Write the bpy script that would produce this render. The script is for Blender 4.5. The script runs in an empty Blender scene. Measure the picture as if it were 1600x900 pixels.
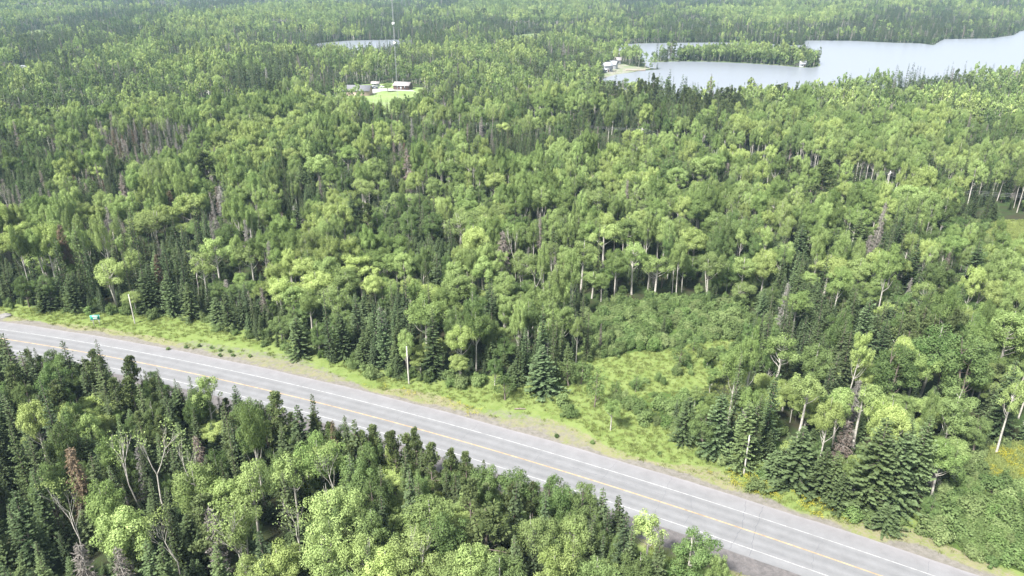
import bpy, math, random
import numpy as np
from mathutils import Vector, Matrix
rnd = random.Random(7)
rng = np.random.default_rng(11)
sc = bpy.context.scene
C = sc.collection
R = math.radians

# ------------------------------------------------------------------ camera
CAMH = 76.0
F = 1150.0                                   # focal length in pixels of the 1600 px wide photograph
PITCH = math.atan(500.0 / F)
cam_d = bpy.data.cameras.new('camera')
cam = bpy.data.objects.new('camera', cam_d)
C.objects.link(cam)
cam.location = (0, 0, CAMH)
cam.rotation_euler = (math.pi / 2 - PITCH, 0, 0)
cam_d.sensor_width = 36
cam_d.lens = 36 * F / 1600
cam_d.clip_start = 1
cam_d.clip_end = 20000
sc.camera = cam

# ------------------------------------------------------------------ sky, sun, exposure
SUN_EL, SUN_AZ = 52, 222                     # degrees; azimuth clockwise from +Y
w = bpy.data.worlds.new('World')
sc.world = w
w.use_nodes = True
nt = w.node_tree
bg = nt.nodes['Background']
sky = nt.nodes.new('ShaderNodeTexSky')
sky.sky_type = 'NISHITA'
sky.sun_disc = False
sky.sun_elevation = R(SUN_EL)
sky.sun_rotation = R(SUN_AZ)
sky.dust_density = 3.0
sky.ozone_density = 1.0
cl = nt.nodes.new('ShaderNodeMixRGB')        # thin bright cloud over the whole sky
cl.inputs['Color2'].default_value = (9.2, 9.8, 10.6, 1)
tc = nt.nodes.new('ShaderNodeTexCoord')
no = nt.nodes.new('ShaderNodeTexNoise')
no.inputs['Scale'].default_value = 2.2
no.inputs['Detail'].default_value = 6
mr = nt.nodes.new('ShaderNodeMapRange')
mr.inputs['From Min'].default_value = 0.3
mr.inputs['From Max'].default_value = 0.7
mr.inputs['To Min'].default_value = 0.62
mr.inputs['To Max'].default_value = 0.95
nt.links.new(tc.outputs['Generated'], no.inputs['Vector'])
nt.links.new(no.outputs['Fac'], mr.inputs['Value'])
nt.links.new(mr.outputs['Result'], cl.inputs['Fac'])
nt.links.new(sky.outputs['Color'], cl.inputs['Color1'])
nt.links.new(cl.outputs['Color'], bg.inputs['Color'])
bg.inputs['Strength'].default_value = 0.051
sd = bpy.data.lights.new('sun', 'SUN')
sd.energy = 5.0
sd.angle = R(8)
sd.color = (1.0, 0.965, 0.91)
so = bpy.data.objects.new('sun', sd)
C.objects.link(so)
az, el = R(SUN_AZ), R(SUN_EL)
to_sun = Vector((math.sin(az) * math.cos(el), math.cos(az) * math.cos(el), math.sin(el)))
so.rotation_euler = to_sun.to_track_quat('Z', 'Y').to_euler()
sc.view_settings.view_transform = 'Standard'
sc.view_settings.look = 'None'
sc.view_settings.exposure = 1.5
sc.view_settings.gamma = 1.0
cy = sc.cycles
cy.use_denoising = True
cy.max_bounces = 5
cy.diffuse_bounces = 2
cy.glossy_bounces = 2
cy.transmission_bounces = 3
cy.transparent_max_bounces = 4
cy.caustics_reflective = False
cy.caustics_refractive = False

# ------------------------------------------------------------------ photo pixel <-> place
def un(px, py, z=0.0):
    """photo pixel -> point of the place at height z"""
    u = (np.asarray(px, float) - 800) / F
    v = (np.asarray(py, float) - 450) / F
    dy = math.cos(PITCH) - v * math.sin(PITCH)
    dz = -math.sin(PITCH) - v * math.cos(PITCH)
    t = (z - CAMH) / dz
    return u * t, dy * t
def proj(x, y, z):
    yy = y * math.cos(PITCH) - (z - CAMH) * math.sin(PITCH)
    vv = -(z - CAMH) * math.cos(PITCH) - y * math.sin(PITCH)
    yy = np.maximum(yy, 1e-3)
    return 800 + F * x / yy, 450 + F * vv / yy, yy
def gpoly(pts):
    a = np.array(pts, float)
    x, y = un(a[:, 0], a[:, 1])
    return np.stack([x, y], 1)
def inside(poly, x, y):
    r = np.zeros(np.shape(x), bool)
    n = len(poly)
    for i in range(n):
        x0, y0 = poly[i]
        x1, y1 = poly[(i + 1) % n]
        c = ((y0 > y) != (y1 > y)) & (x < (x1 - x0) * (y - y0) / ((y1 - y0) if y1 != y0 else 1e-9) + x0)
        r ^= c
    return r
def polydist(poly, x, y, closed=True):
    d = np.full(np.shape(x), 1e9)
    n = len(poly)
    for i in range(n if closed else n - 1):
        a = poly[i]
        b = poly[(i + 1) % n]
        ab = b - a
        t = np.clip(((x - a[0]) * ab[0] + (y - a[1]) * ab[1]) / (ab @ ab + 1e-9), 0, 1)
        d = np.minimum(d, np.hypot(x - a[0] - t * ab[0], y - a[1] - t * ab[1]))
    return d
def smooth(a, b, x):
    t = np.clip((x - a) / (b - a), 0, 1)
    return t * t * (3 - 2 * t)
def noise2(x, y, s, seed=0):
    """cheap smooth noise in -1..1"""
    r = np.random.default_rng(seed + 100)
    o = 0
    for k in range(7):
        a = r.uniform(0, 6.283)
        f = r.uniform(0.55, 1.6) / s * 6.283
        o = o + np.sin((x * math.cos(a) + y * math.sin(a)) * f + r.uniform(0, 6.283))
    return o / 3.2
def refine(poly, step, amp, seed=1):
    """ragged natural outline"""
    out = []
    r = np.random.default_rng(seed)
    n = len(poly)
    for i in range(n):
        a, b = poly[i], poly[(i + 1) % n]
        m = max(1, int(np.hypot(*(b - a)) / step))
        for k in range(m):
            p = a + (b - a) * k / m
            out.append(p + r.uniform(-amp, amp, 2))
    return np.array(out)

# road centre line (the yellow line) fitted in the place
YE = [(15, 531), (200, 562), (400, 608.5), (575, 649), (665, 673), (800, 711), (1020, 780), (1200, 840), (1375, 900)]
yx, yy_ = un([p[0] for p in YE], [p[1] for p in YE])
YC = np.polyfit(yx, yy_, 2)
YD = np.polyder(YC)
def lateral(x, y):
    """signed distance from the yellow line, + on the far side"""
    x0 = np.clip(x, -230, 150)
    s = np.polyval(YD, x0)
    yc = np.polyval(YC, x0) + s * (x - x0)
    # one Newton-like step towards the foot point
    xf = x + (y - yc) * s / (1 + s * s)
    x0 = np.clip(xf, -230, 150)
    s2 = np.polyval(YD, x0)
    yc2 = np.polyval(YC, x0) + s2 * (x - x0)
    return (y - yc2) / np.sqrt(1 + s2 * s2)
def road_pt(x, lat):
    x0 = np.clip(x, -230, 150)
    s = np.polyval(YD, x0)
    yc = np.polyval(YC, x0) + s * (x - x0)
    n = np.sqrt(1 + s * s)
    return x - s / n * lat, yc + lat / n

LAKE = gpoly([(918, 72), (960, 69.5), (1000, 68), (1050, 67.2), (1100, 66.6), (1150, 66.8), (1190, 68), (1228, 71), (1252, 70.5), (1258, 68), (1254, 65), (1262, 63.3), (1330, 64),
              (1400, 67), (1440, 68), (1458, 70.5), (1466, 66), (1474, 61.5), (1550, 60), (1582, 55), (1602, 46), (1640, 40), (1760, 42), (1800, 70), (1800, 110),
              (1700, 121), (1600, 126), (1500, 131), (1400, 137), (1320, 148), (1290, 153), (1240, 161), (1180, 160), (1100, 157), (1040, 151),
              (1000, 149), (962, 150), (940, 138), (944, 122), (966, 116.5), (985, 113), (1010, 110), (1030, 108.4), (1018, 106.5), (1008, 103.5), (1004, 98), (1000, 90), (975, 86), (935, 80)])
ISLE = gpoly([(1013, 96.5), (1030, 97.2), (1060, 96), (1100, 96.6), (1150, 98.3), (1190, 100.5), (1225, 103.2), (1250, 105.4), (1268, 106.2), (1281, 103.6), (1279, 99), (1262, 93),
              (1235, 89), (1200, 87.5), (1150, 87), (1100, 88), (1060, 90.5), (1030, 93)])
POND = gpoly([(484, 69), (520, 65.5), (545, 63.6), (620, 62.2), (655, 64), (645, 74), (622, 77), (592, 87), (558, 92), (534, 88), (496, 82)])
MARSH = [gpoly(p) for p in ([(794, 68), (798, 59), (812, 54), (838, 52), (856, 57), (854, 68), (826, 73)],
                            [(24, 62), (32, 53), (60, 46), (74, 48), (66, 60), (42, 66)])]
LAKE_R = refine(LAKE, 9, 1.3, 2)
ISLE_R = refine(ISLE, 6, 0.9, 3)
POND_R = refine(POND, 7, 1.2, 4)
# open ground between the road and the far forest edge (traced where the stems meet the ground)
EDGE = [(-160, 468), (-60, 474), (0, 479), (60, 483), (130, 489), (200, 492), (250, 494), (300, 500), (350, 517), (400, 530), (436, 547), (480, 556), (560, 577),
        (620, 592), (700, 604), (745, 606), (800, 600), (850, 612), (890, 602), (912, 588), (925, 562), (1000, 549), (1060, 546), (1100, 528), (1150, 520), (1172, 532),
        (1150, 552), (1110, 566), (1075, 592), (1020, 606), (968, 622), (985, 645), (1040, 668), (1085, 697), (1120, 722), (1200, 746), (1260, 770), (1325, 800),
        (1400, 830), (1445, 838), (1500, 858), (1560, 884), (1640, 912), (1760, 950)]
e = gpoly(EDGE)
rx0 = [road_pt(x, 0) for x in (140, 60, 0, -60, -150, -260)]
OPEN = np.concatenate([e, np.array(rx0)])
BUSHY = [gpoly(p) for p in ([(925, 562), (905, 505), (945, 478), (1040, 462), (1150, 480), (1225, 512), (1200, 548), (1130, 566), (1160, 532), (1100, 532), (1050, 548), (1000, 549)],
                            [(1445, 838), (1470, 770), (1500, 735), (1530, 700), (1600, 690), (1760, 700), (1760, 960), (1560, 884)],
                            [(975, 628), (1020, 616), (1075, 610), (1080, 640), (1040, 668), (985, 645)],
                            [(1480, 420), (1440, 372), (1500, 352), (1620, 350), (1700, 372), (1620, 420)])]
CLEAR = [gpoly(p) for p in ([(1520, 728), (1545, 700), (1620, 690), (1700, 720), (1680, 775), (1600, 768)],
                            [(1545, 385), (1540, 358), (1560, 345), (1620, 345), (1680, 372), (1620, 398)],
                            [(524, 150), (536, 138), (560, 132), (640, 129), (665, 137), (662, 160), (648, 174), (600, 179), (560, 165), (522, 157)],
                            [(940, 118), (950, 108), (968, 98), (985, 103), (1010, 106), (1018, 107), (985, 113), (966, 116.5), (946, 121), (938, 121)],
                            [(25, 120), (28, 108), (50, 106), (66, 114), (60, 124)])]
LINE = [(330, 172), (420, 170), (495, 172), (620, 184), (760, 199), (900, 216), (1010, 236), (1120, 258), (1240, 281), (1383, 308), (1500, 328), (1620, 346), (1800, 372)]
LINEW = gpoly(LINE)

def terrain(x, y):
    d = np.hypot(x, y)
    a = smooth(260, 520, d)
    lk = np.minimum(polydist(LAKE, x, y), polydist(POND, x, y))
    ins = inside(LAKE, x, y) | inside(POND, x, y)
    lk = np.where(ins, 0, lk)
    f = smooth(15, 160, lk)
    for c in CLEAR + MARSH:
        cd = np.where(inside(c, x, y), 0, polydist(c, x, y))
        f = f * smooth(5, 60, cd)
    z = a * f * (3.2 + 3.4 * noise2(x, y, 260, 1) + 1.2 * noise2(x, y, 90, 2))
    far = smooth(1150, 2600, d) * f
    z = z + far * (20 + 19 * noise2(x, y, 950, 3) + 9 * noise2(x, y, 420, 9))
    z = z + smooth(2600, 6000, d) * (60 + 30 * noise2(x, y, 2600, 4))
    return z

# ------------------------------------------------------------------ object helpers
def tag(o, label=None, cat=None, group=None, kind=None):
    if label: o['label'] = label
    if cat: o['category'] = cat
    if group: o['group'] = group
    if kind: o['kind'] = kind
    return o
def mesh_np(name, V, Fq, mats, smoothf=False, attrs=None, mi=None):
    """V n*3, Fq list of face arrays (k*3 or k*4)"""
    V = np.asarray(V, np.float32).reshape(-1, 3)
    if not isinstance(Fq, list): Fq = [Fq]
    Fq = [np.asarray(f, np.int32) for f in Fq if len(f)]
    me = bpy.data.meshes.new(name)
    me.vertices.add(len(V))
    me.vertices.foreach_set('co', V.ravel())
    loops = np.concatenate([f.ravel() for f in Fq])
    tot = np.concatenate([np.full(len(f), f.shape[1], np.int32) for f in Fq])
    st = np.concatenate([[0], np.cumsum(tot)[:-1]]).astype(np.int32)
    me.loops.add(len(loops))
    me.loops.foreach_set('vertex_index', loops)
    me.polygons.add(len(tot))
    me.polygons.foreach_set('loop_start', st)
    me.polygons.foreach_set('loop_total', tot)
    if smoothf is not False:
        sm = np.ones(len(tot), bool) if smoothf is True else smoothf
        me.polygons.foreach_set('use_smooth', sm)
    if mi is not None:
        me.polygons.foreach_set('material_index', np.asarray(mi, np.int32))
    for m in mats: me.materials.append(m)
    for k, (dom, a) in (attrs or {}).items():
        at = me.attributes.new(k, 'FLOAT', dom)
        at.data.foreach_set('value', np.asarray(a, np.float32))
    me.update(calc_edges=True)
    me.validate()
    return me
def obj(name, me, parent=None, loc=None):
    o = bpy.data.objects.new(name, me)
    C.objects.link(o)
    if parent is not None: o.parent = parent
    if loc is not None: o.location = loc
    return o
def empty(name, loc, rz=0, scale=(1, 1, 1)):
    o = bpy.data.objects.new(name, None)
    o.empty_display_size = 0.3
    o.location = loc
    o.rotation_euler = (0, 0, rz)
    o.scale = scale
    C.objects.link(o)
    return o
def box(x0, x1, y0, y1, z0, z1):
    V = np.array([(x0, y0, z0), (x1, y0, z0), (x1, y1, z0), (x0, y1, z0), (x0, y0, z1), (x1, y0, z1), (x1, y1, z1), (x0, y1, z1)], float)
    Q = np.array([(0, 3, 2, 1), (4, 5, 6, 7), (0, 1, 5, 4), (1, 2, 6, 5), (2, 3, 7, 6), (3, 0, 4, 7)])
    return V, Q
def merge(parts):
    V, Q, n = [], [], 0
    for v, q in parts:
        V.append(v)
        Q.append(np.asarray(q) + n)
        n += len(v)
    return np.concatenate(V), np.concatenate(Q)
def boxes(name, bl, mat, parent=None):
    V, Q = merge([box(*b) for b in bl])
    return obj(name, mesh_np(name, V, Q, [mat]), parent)
def tube(pts, rad, sides=5):
    pts = np.asarray(pts, float)
    n = len(pts)
    V = []
    for i in range(n):
        d = pts[min(i + 1, n - 1)] - pts[max(i - 1, 0)]
        d /= np.linalg.norm(d) + 1e-9
        a = np.cross(d, (0.31, 0.87, 0.2) if abs(d[2]) > 0.5 else (0, 0, 1))
        a /= np.linalg.norm(a) + 1e-9
        b = np.cross(d, a)
        t = np.arange(sides) * 2 * math.pi / sides
        V.append(pts[i] + rad[i] * (np.cos(t)[:, None] * a + np.sin(t)[:, None] * b))
    V = np.concatenate(V)
    Q = []
    for i in range(n - 1):
        for k in range(sides):
            k2 = (k + 1) % sides
            Q.append((i * sides + k, i * sides + k2, (i + 1) * sides + k2, (i + 1) * sides + k))
    return V, np.array(Q)

# ------------------------------------------------------------------ materials
def newmat(name):
    m = bpy.data.materials.new(name)
    m.use_nodes = True
    n = m.node_tree.nodes
    n.clear()
    return m, n, m.node_tree.links
def simple(name, col, rough=0.7, metal=0.0, nscale=None, namt=0.25, bump=0.0):
    m, n, l = newmat(name)
    out = n.new('ShaderNodeOutputMaterial')
    p = n.new('ShaderNodeBsdfPrincipled')
    p.inputs['Roughness'].default_value = rough
    p.inputs['Metallic'].default_value = metal
    p.inputs['Base Color'].default_value = (*col, 1)
    l.new(p.outputs[0], out.inputs['Surface'])
    if nscale:
        t = n.new('ShaderNodeTexCoord')
        x = n.new('ShaderNodeTexNoise')
        x.inputs['Scale'].default_value = nscale
        x.inputs['Detail'].default_value = 5
        l.new(t.outputs['Object'], x.inputs['Vector'])
        r = n.new('ShaderNodeMapRange')
        r.inputs['To Min'].default_value = 1 - namt
        r.inputs['To Max'].default_value = 1 + namt
        r.inputs['From Min'].default_value = 0.3
        r.inputs['From Max'].default_value = 0.7
        l.new(x.outputs['Fac'], r.inputs['Value'])
        mu = n.new('ShaderNodeVectorMath')
        mu.operation = 'SCALE'
        mu.inputs[0].default_value = col
        l.new(r.outputs[0], mu.inputs['Scale'])
        l.new(mu.outputs[0], p.inputs['Base Color'])
        if bump:
            b = n.new('ShaderNodeBump')
            b.inputs['Strength'].default_value = bump
            l.new(x.outputs['Fac'], b.inputs['Height'])
            l.new(b.outputs[0], p.inputs['Normal'])
    return m
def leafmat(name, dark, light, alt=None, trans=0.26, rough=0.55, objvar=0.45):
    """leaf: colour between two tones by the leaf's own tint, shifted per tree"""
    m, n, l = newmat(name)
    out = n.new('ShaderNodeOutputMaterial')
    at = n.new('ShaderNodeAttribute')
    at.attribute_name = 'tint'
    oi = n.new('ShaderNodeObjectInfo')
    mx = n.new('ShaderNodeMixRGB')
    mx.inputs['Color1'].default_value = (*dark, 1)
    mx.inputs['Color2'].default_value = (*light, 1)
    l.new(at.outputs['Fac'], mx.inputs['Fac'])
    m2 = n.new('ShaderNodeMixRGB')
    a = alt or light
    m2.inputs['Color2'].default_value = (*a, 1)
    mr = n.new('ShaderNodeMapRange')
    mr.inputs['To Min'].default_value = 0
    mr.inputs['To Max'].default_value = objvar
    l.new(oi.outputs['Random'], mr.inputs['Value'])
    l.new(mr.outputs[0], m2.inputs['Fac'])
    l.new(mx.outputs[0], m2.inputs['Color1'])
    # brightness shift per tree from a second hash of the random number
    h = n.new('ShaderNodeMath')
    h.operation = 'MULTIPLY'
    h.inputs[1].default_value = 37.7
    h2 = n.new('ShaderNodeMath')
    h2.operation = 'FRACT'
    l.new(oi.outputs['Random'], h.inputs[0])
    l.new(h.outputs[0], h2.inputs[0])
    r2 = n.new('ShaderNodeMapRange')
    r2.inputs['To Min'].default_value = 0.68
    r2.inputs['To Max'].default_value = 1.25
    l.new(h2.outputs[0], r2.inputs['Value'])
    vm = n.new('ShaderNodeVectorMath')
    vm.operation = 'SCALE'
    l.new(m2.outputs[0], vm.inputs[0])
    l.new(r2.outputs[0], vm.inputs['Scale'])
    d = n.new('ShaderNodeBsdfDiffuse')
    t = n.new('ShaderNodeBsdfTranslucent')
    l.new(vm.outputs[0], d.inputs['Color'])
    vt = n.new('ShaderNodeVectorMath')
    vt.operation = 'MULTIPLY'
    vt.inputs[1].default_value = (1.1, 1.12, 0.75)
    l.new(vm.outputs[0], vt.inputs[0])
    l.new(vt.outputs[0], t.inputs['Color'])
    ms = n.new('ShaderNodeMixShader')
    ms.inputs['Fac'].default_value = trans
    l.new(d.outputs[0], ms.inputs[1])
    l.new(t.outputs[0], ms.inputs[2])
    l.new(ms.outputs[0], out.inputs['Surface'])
    return m
M = {}
M['aspen_leaf'] = leafmat('aspen_leaf', (0.095, 0.155, 0.04), (0.30, 0.39, 0.155), (0.31, 0.37, 0.14), objvar=.3)
M['aspen_leaf_yellow'] = leafmat('aspen_leaf_yellow', (0.12, 0.175, 0.04), (0.36, 0.44, 0.17), (0.36, 0.41, 0.155), objvar=.3)
M['aspen_leaf_cool'] = leafmat('aspen_leaf_cool', (0.085, 0.14, 0.04), (0.23, 0.31, 0.115), (0.25, 0.31, 0.11), objvar=.3)
M['green_leaf'] = leafmat('green_leaf', (0.045, 0.088, 0.024), (0.15, 0.215, 0.085), (0.20, 0.25, 0.10))
M['pale_leaf'] = leafmat('pale_leaf', (0.14, 0.20, 0.07), (0.30, 0.38, 0.15), (0.30, 0.36, 0.13))
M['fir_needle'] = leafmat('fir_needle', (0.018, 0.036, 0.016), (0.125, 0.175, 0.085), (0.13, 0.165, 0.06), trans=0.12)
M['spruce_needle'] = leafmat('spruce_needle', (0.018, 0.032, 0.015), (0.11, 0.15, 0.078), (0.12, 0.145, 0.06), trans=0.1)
M['pine_needle'] = leafmat('pine_needle', (0.04, 0.06, 0.022), (0.15, 0.185, 0.075), (0.15, 0.19, 0.085), trans=0.15)
M['dead_needle'] = leafmat('dead_needle', (0.11, 0.08, 0.065), (0.22, 0.185, 0.16), (0.23, 0.225, 0.21), trans=0.1, objvar=1.0)
M['rust_needle'] = leafmat('rust_needle', (0.11, 0.07, 0.048), (0.20, 0.14, 0.105), (0.16, 0.16, 0.09), trans=0.1)
M['bush_leaf'] = leafmat('bush_leaf', (0.075, 0.135, 0.035), (0.18, 0.25, 0.095), (0.25, 0.27, 0.14))
M['grass_blade'] = leafmat('grass_blade', (0.17, 0.22, 0.065), (0.29, 0.34, 0.12), (0.28, 0.30, 0.14), trans=0.4)
M['dry_blade'] = leafmat('dry_blade', (0.14, 0.135, 0.07), (0.21, 0.20, 0.12), (0.15, 0.18, 0.07), trans=0.3)
M['flower'] = leafmat('flower', (0.25, 0.25, 0.035), (0.42, 0.39, 0.06), (0.34, 0.31, 0.04), trans=0.3)
M['white_bark'] = simple('white_bark', (0.36, 0.34, 0.30), 0.8, nscale=3, namt=0.4)
M['grey_bark'] = simple('grey_bark', (0.16, 0.13, 0.11), 0.9, nscale=4, namt=0.3)
M['dead_wood'] = simple('dead_wood', (0.28, 0.255, 0.23), 0.9, nscale=3, namt=0.3)
M['asphalt_tar'] = simple('asphalt_tar', (0.09, 0.09, 0.10), 0.8)
M['pole_wood'] = simple('pole_wood', (0.42, 0.40, 0.36), 0.85, nscale=2, namt=0.2)
M['rock'] = simple('rock', (0.15, 0.145, 0.14), 0.9, nscale=1.2, namt=0.35, bump=0.6)
M['steel'] = simple('steel', (0.45, 0.46, 0.47), 0.5, 0.4)
M['white_paint'] = simple('white_paint', (0.6, 0.6, 0.6), 0.6)
M['sign_green'] = simple('sign_green', (0.0, 0.25, 0.17), 0.5)
M['wire'] = simple('wire', (0.22, 0.22, 0.23), 0.5)
M['pink_wall'] = simple('pink_wall', (0.40, 0.30, 0.26), 0.8)
M['dark_wall'] = simple('dark_wall', (0.09, 0.055, 0.045), 0.8)
M['pale_wall'] = simple('pale_wall', (0.30, 0.31, 0.33), 0.7)
M['grey_roof'] = simple('grey_roof', (0.13, 0.13, 0.145), 0.8, nscale=1.5, namt=0.15)
M['pale_roof'] = simple('pale_roof', (0.26, 0.235, 0.235), 0.7, nscale=1.5, namt=0.15)
M['white_roof'] = simple('white_roof', (0.32, 0.33, 0.35), 0.6)
M['glass'] = simple('glass', (0.03, 0.035, 0.045), 0.1)
M['car_dark'] = simple('car_dark', (0.03, 0.04, 0.07), 0.3)
M['car_white'] = simple('car_white', (0.7, 0.72, 0.74), 0.3)
M['rubber'] = simple('rubber', (0.02, 0.02, 0.02), 0.9)
M['dock_wood'] = simple('dock_wood', (0.42, 0.28, 0.25), 0.9)

def ground_mix(name, cols, scales, extra=None, rough=0.95):
    m, n, l = newmat(name)
    out = n.new('ShaderNodeOutputMaterial')
    p = n.new('ShaderNodeBsdfPrincipled')
    p.inputs['Roughness'].default_value = rough
    p.inputs['Specular IOR Level'].default_value = 0.15
    t = n.new('ShaderNodeTexCoord')
    cur = None
    for i, c in enumerate(cols):
        if cur is None:
            r = n.new('ShaderNodeRGB')
            r.outputs[0].default_value = (*c, 1)
            cur = r.outputs[0]
            continue
        x = n.new('ShaderNodeTexNoise')
        x.inputs['Scale'].default_value = scales[i - 1]
        x.inputs['Detail'].default_value = 7
        x.inputs['Roughness'].default_value = 0.65
        mp = n.new('ShaderNodeMapping')
        mp.inputs['Location'].default_value = (i * 13.3, i * 7.7, i * 3.1)
        l.new(t.outputs['Object'], mp.inputs['Vector'])
        l.new(mp.outputs[0], x.inputs['Vector'])
        rr = n.new('ShaderNodeMapRange')
        rr.inputs['From Min'].default_value = 0.42
        rr.inputs['From Max'].default_value = 0.62
        l.new(x.outputs['Fac'], rr.inputs['Value'])
        mx = n.new('ShaderNodeMixRGB')
        mx.inputs['Color2'].default_value = (*c, 1)
        l.new(rr.outputs[0], mx.inputs['Fac'])
        l.new(cur, mx.inputs['Color1'])
        cur = mx.outputs[0]
    l.new(cur, p.inputs['Base Color'])
    l.new(p.outputs[0], out.inputs['Surface'])
    return m
M['forest_floor'] = ground_mix('forest_floor', [(0.025, 0.042, 0.014), (0.035, 0.06, 0.016), (0.035, 0.032, 0.018)], [0.4, 0.15])
M['meadow'] = ground_mix('meadow', [(0.15, 0.195, 0.06), (0.18, 0.22, 0.08), (0.12, 0.165, 0.045), (0.21, 0.23, 0.10)], [0.5, 0.13, 0.3])
M['lawn'] = ground_mix('lawn', [(0.15, 0.21, 0.07), (0.19, 0.24, 0.10)], [0.1])
M['sand'] = ground_mix('sand', [(0.20, 0.19, 0.16), (0.12, 0.16, 0.07)], [0.2])
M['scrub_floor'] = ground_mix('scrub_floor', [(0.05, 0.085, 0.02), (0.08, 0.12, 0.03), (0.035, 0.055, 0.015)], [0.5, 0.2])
M['shore'] = ground_mix('shore', [(0.10, 0.15, 0.05), (0.25, 0.28, 0.16)], [0.1])
M['gravel_drive'] = ground_mix('gravel_drive', [(0.30, 0.295, 0.29), (0.25, 0.245, 0.24)], [0.3])
M['marsh'] = ground_mix('marsh', [(0.11, 0.15, 0.06), (0.15, 0.175, 0.09)], [0.05])

def verge_mat():
    """dry gravelly grass near the road turning to lush grass; the amount is stored per vertex in 'dry' and 'gravel'"""
    m, n, l = newmat('verge')
    out = n.new('ShaderNodeOutputMaterial')
    p = n.new('ShaderNodeBsdfPrincipled')
    p.inputs['Roughness'].default_value = 0.95
    p.inputs['Specular IOR Level'].default_value = 0.15
    t = n.new('ShaderNodeTexCoord')
    def nz(s, loc=0, det=7):
        mp = n.new('ShaderNodeMapping')
        mp.inputs['Location'].default_value = (loc, loc * 2, 0)
        x = n.new('ShaderNodeTexNoise')
        x.inputs['Scale'].default_value = s
        x.inputs['Detail'].default_value = det
        x.inputs['Roughness'].default_value = 0.7
        l.new(t.outputs['Object'], mp.inputs['Vector'])
        l.new(mp.outputs[0], x.inputs['Vector'])
        return x.outputs['Fac']
    def ramp(v, a, b):
        r = n.new('ShaderNodeMapRange')
        r.inputs['From Min'].default_value = a
        r.inputs['From Max'].default_value = b
        l.new(v, r.inputs['Value'])
        return r.outputs[0]
    def mix(f, c1, c2):
        x = n.new('ShaderNodeMixRGB')
        for s, c in (('Color1', c1), ('Color2', c2)):
            if isinstance(c, tuple): x.inputs[s].default_value = (*c, 1)
            else: l.new(c, x.inputs[s])
        l.new(f, x.inputs['Fac'])
        return x.outputs[0]
    def blend(attr, noise, k=0.9):
        a = n.new('ShaderNodeAttribute')
        a.attribute_name = attr
        s = n.new('ShaderNodeMath')
        s.operation = 'MULTIPLY_ADD'
        s.inputs[1].default_value = k
        l.new(noise, s.inputs[0])
        l.new(a.outputs['Fac'], s.inputs[2])
        return ramp(s.outputs[0], 0.5 + k / 2 - 0.12, 0.5 + k / 2 + 0.12)
    grass = mix(ramp(nz(0.35, 3), 0.4, 0.6), (0.11, 0.155, 0.04), (0.155, 0.20, 0.065))
    grass = mix(ramp(nz(1.6, 9), 0.5, 0.7), grass, (0.16, 0.19, 0.06))
    dry = mix(ramp(nz(0.5, 5), 0.4, 0.6), (0.19, 0.18, 0.10), (0.14, 0.165, 0.06))
    dry = mix(ramp(nz(2.5, 1), 0.5, 0.62), dry, (0.19, 0.165, 0.13))
    grav = mix(ramp(nz(1.2, 2), 0.4, 0.6), (0.13, 0.122, 0.105), (0.175, 0.162, 0.145))
    dgr = mix(ramp(nz(1.0, 6), 0.4, 0.6), (0.09, 0.085, 0.085), (0.13, 0.12, 0.12))
    c = mix(blend('dry', nz(0.55, 12)), grass, dry)
    c = mix(blend('gravel', nz(0.8, 15)), c, grav)
    a = n.new('ShaderNodeAttribute')
    a.attribute_name = 'dark'
    c = mix(blend('dark', nz(0.9, 18), 0.3), c, dgr)
    l.new(c, p.inputs['Base Color'])
    b = n.new('ShaderNodeBump')
    b.inputs['Strength'].default_value = 0.5
    b.inputs['Distance'].default_value = 0.3
    l.new(nz(2.2, 20), b.inputs['Height'])
    l.new(b.outputs[0], p.inputs['Normal'])
    l.new(p.outputs[0], out.inputs['Surface'])
    return m
M['verge'] = verge_mat()
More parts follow.
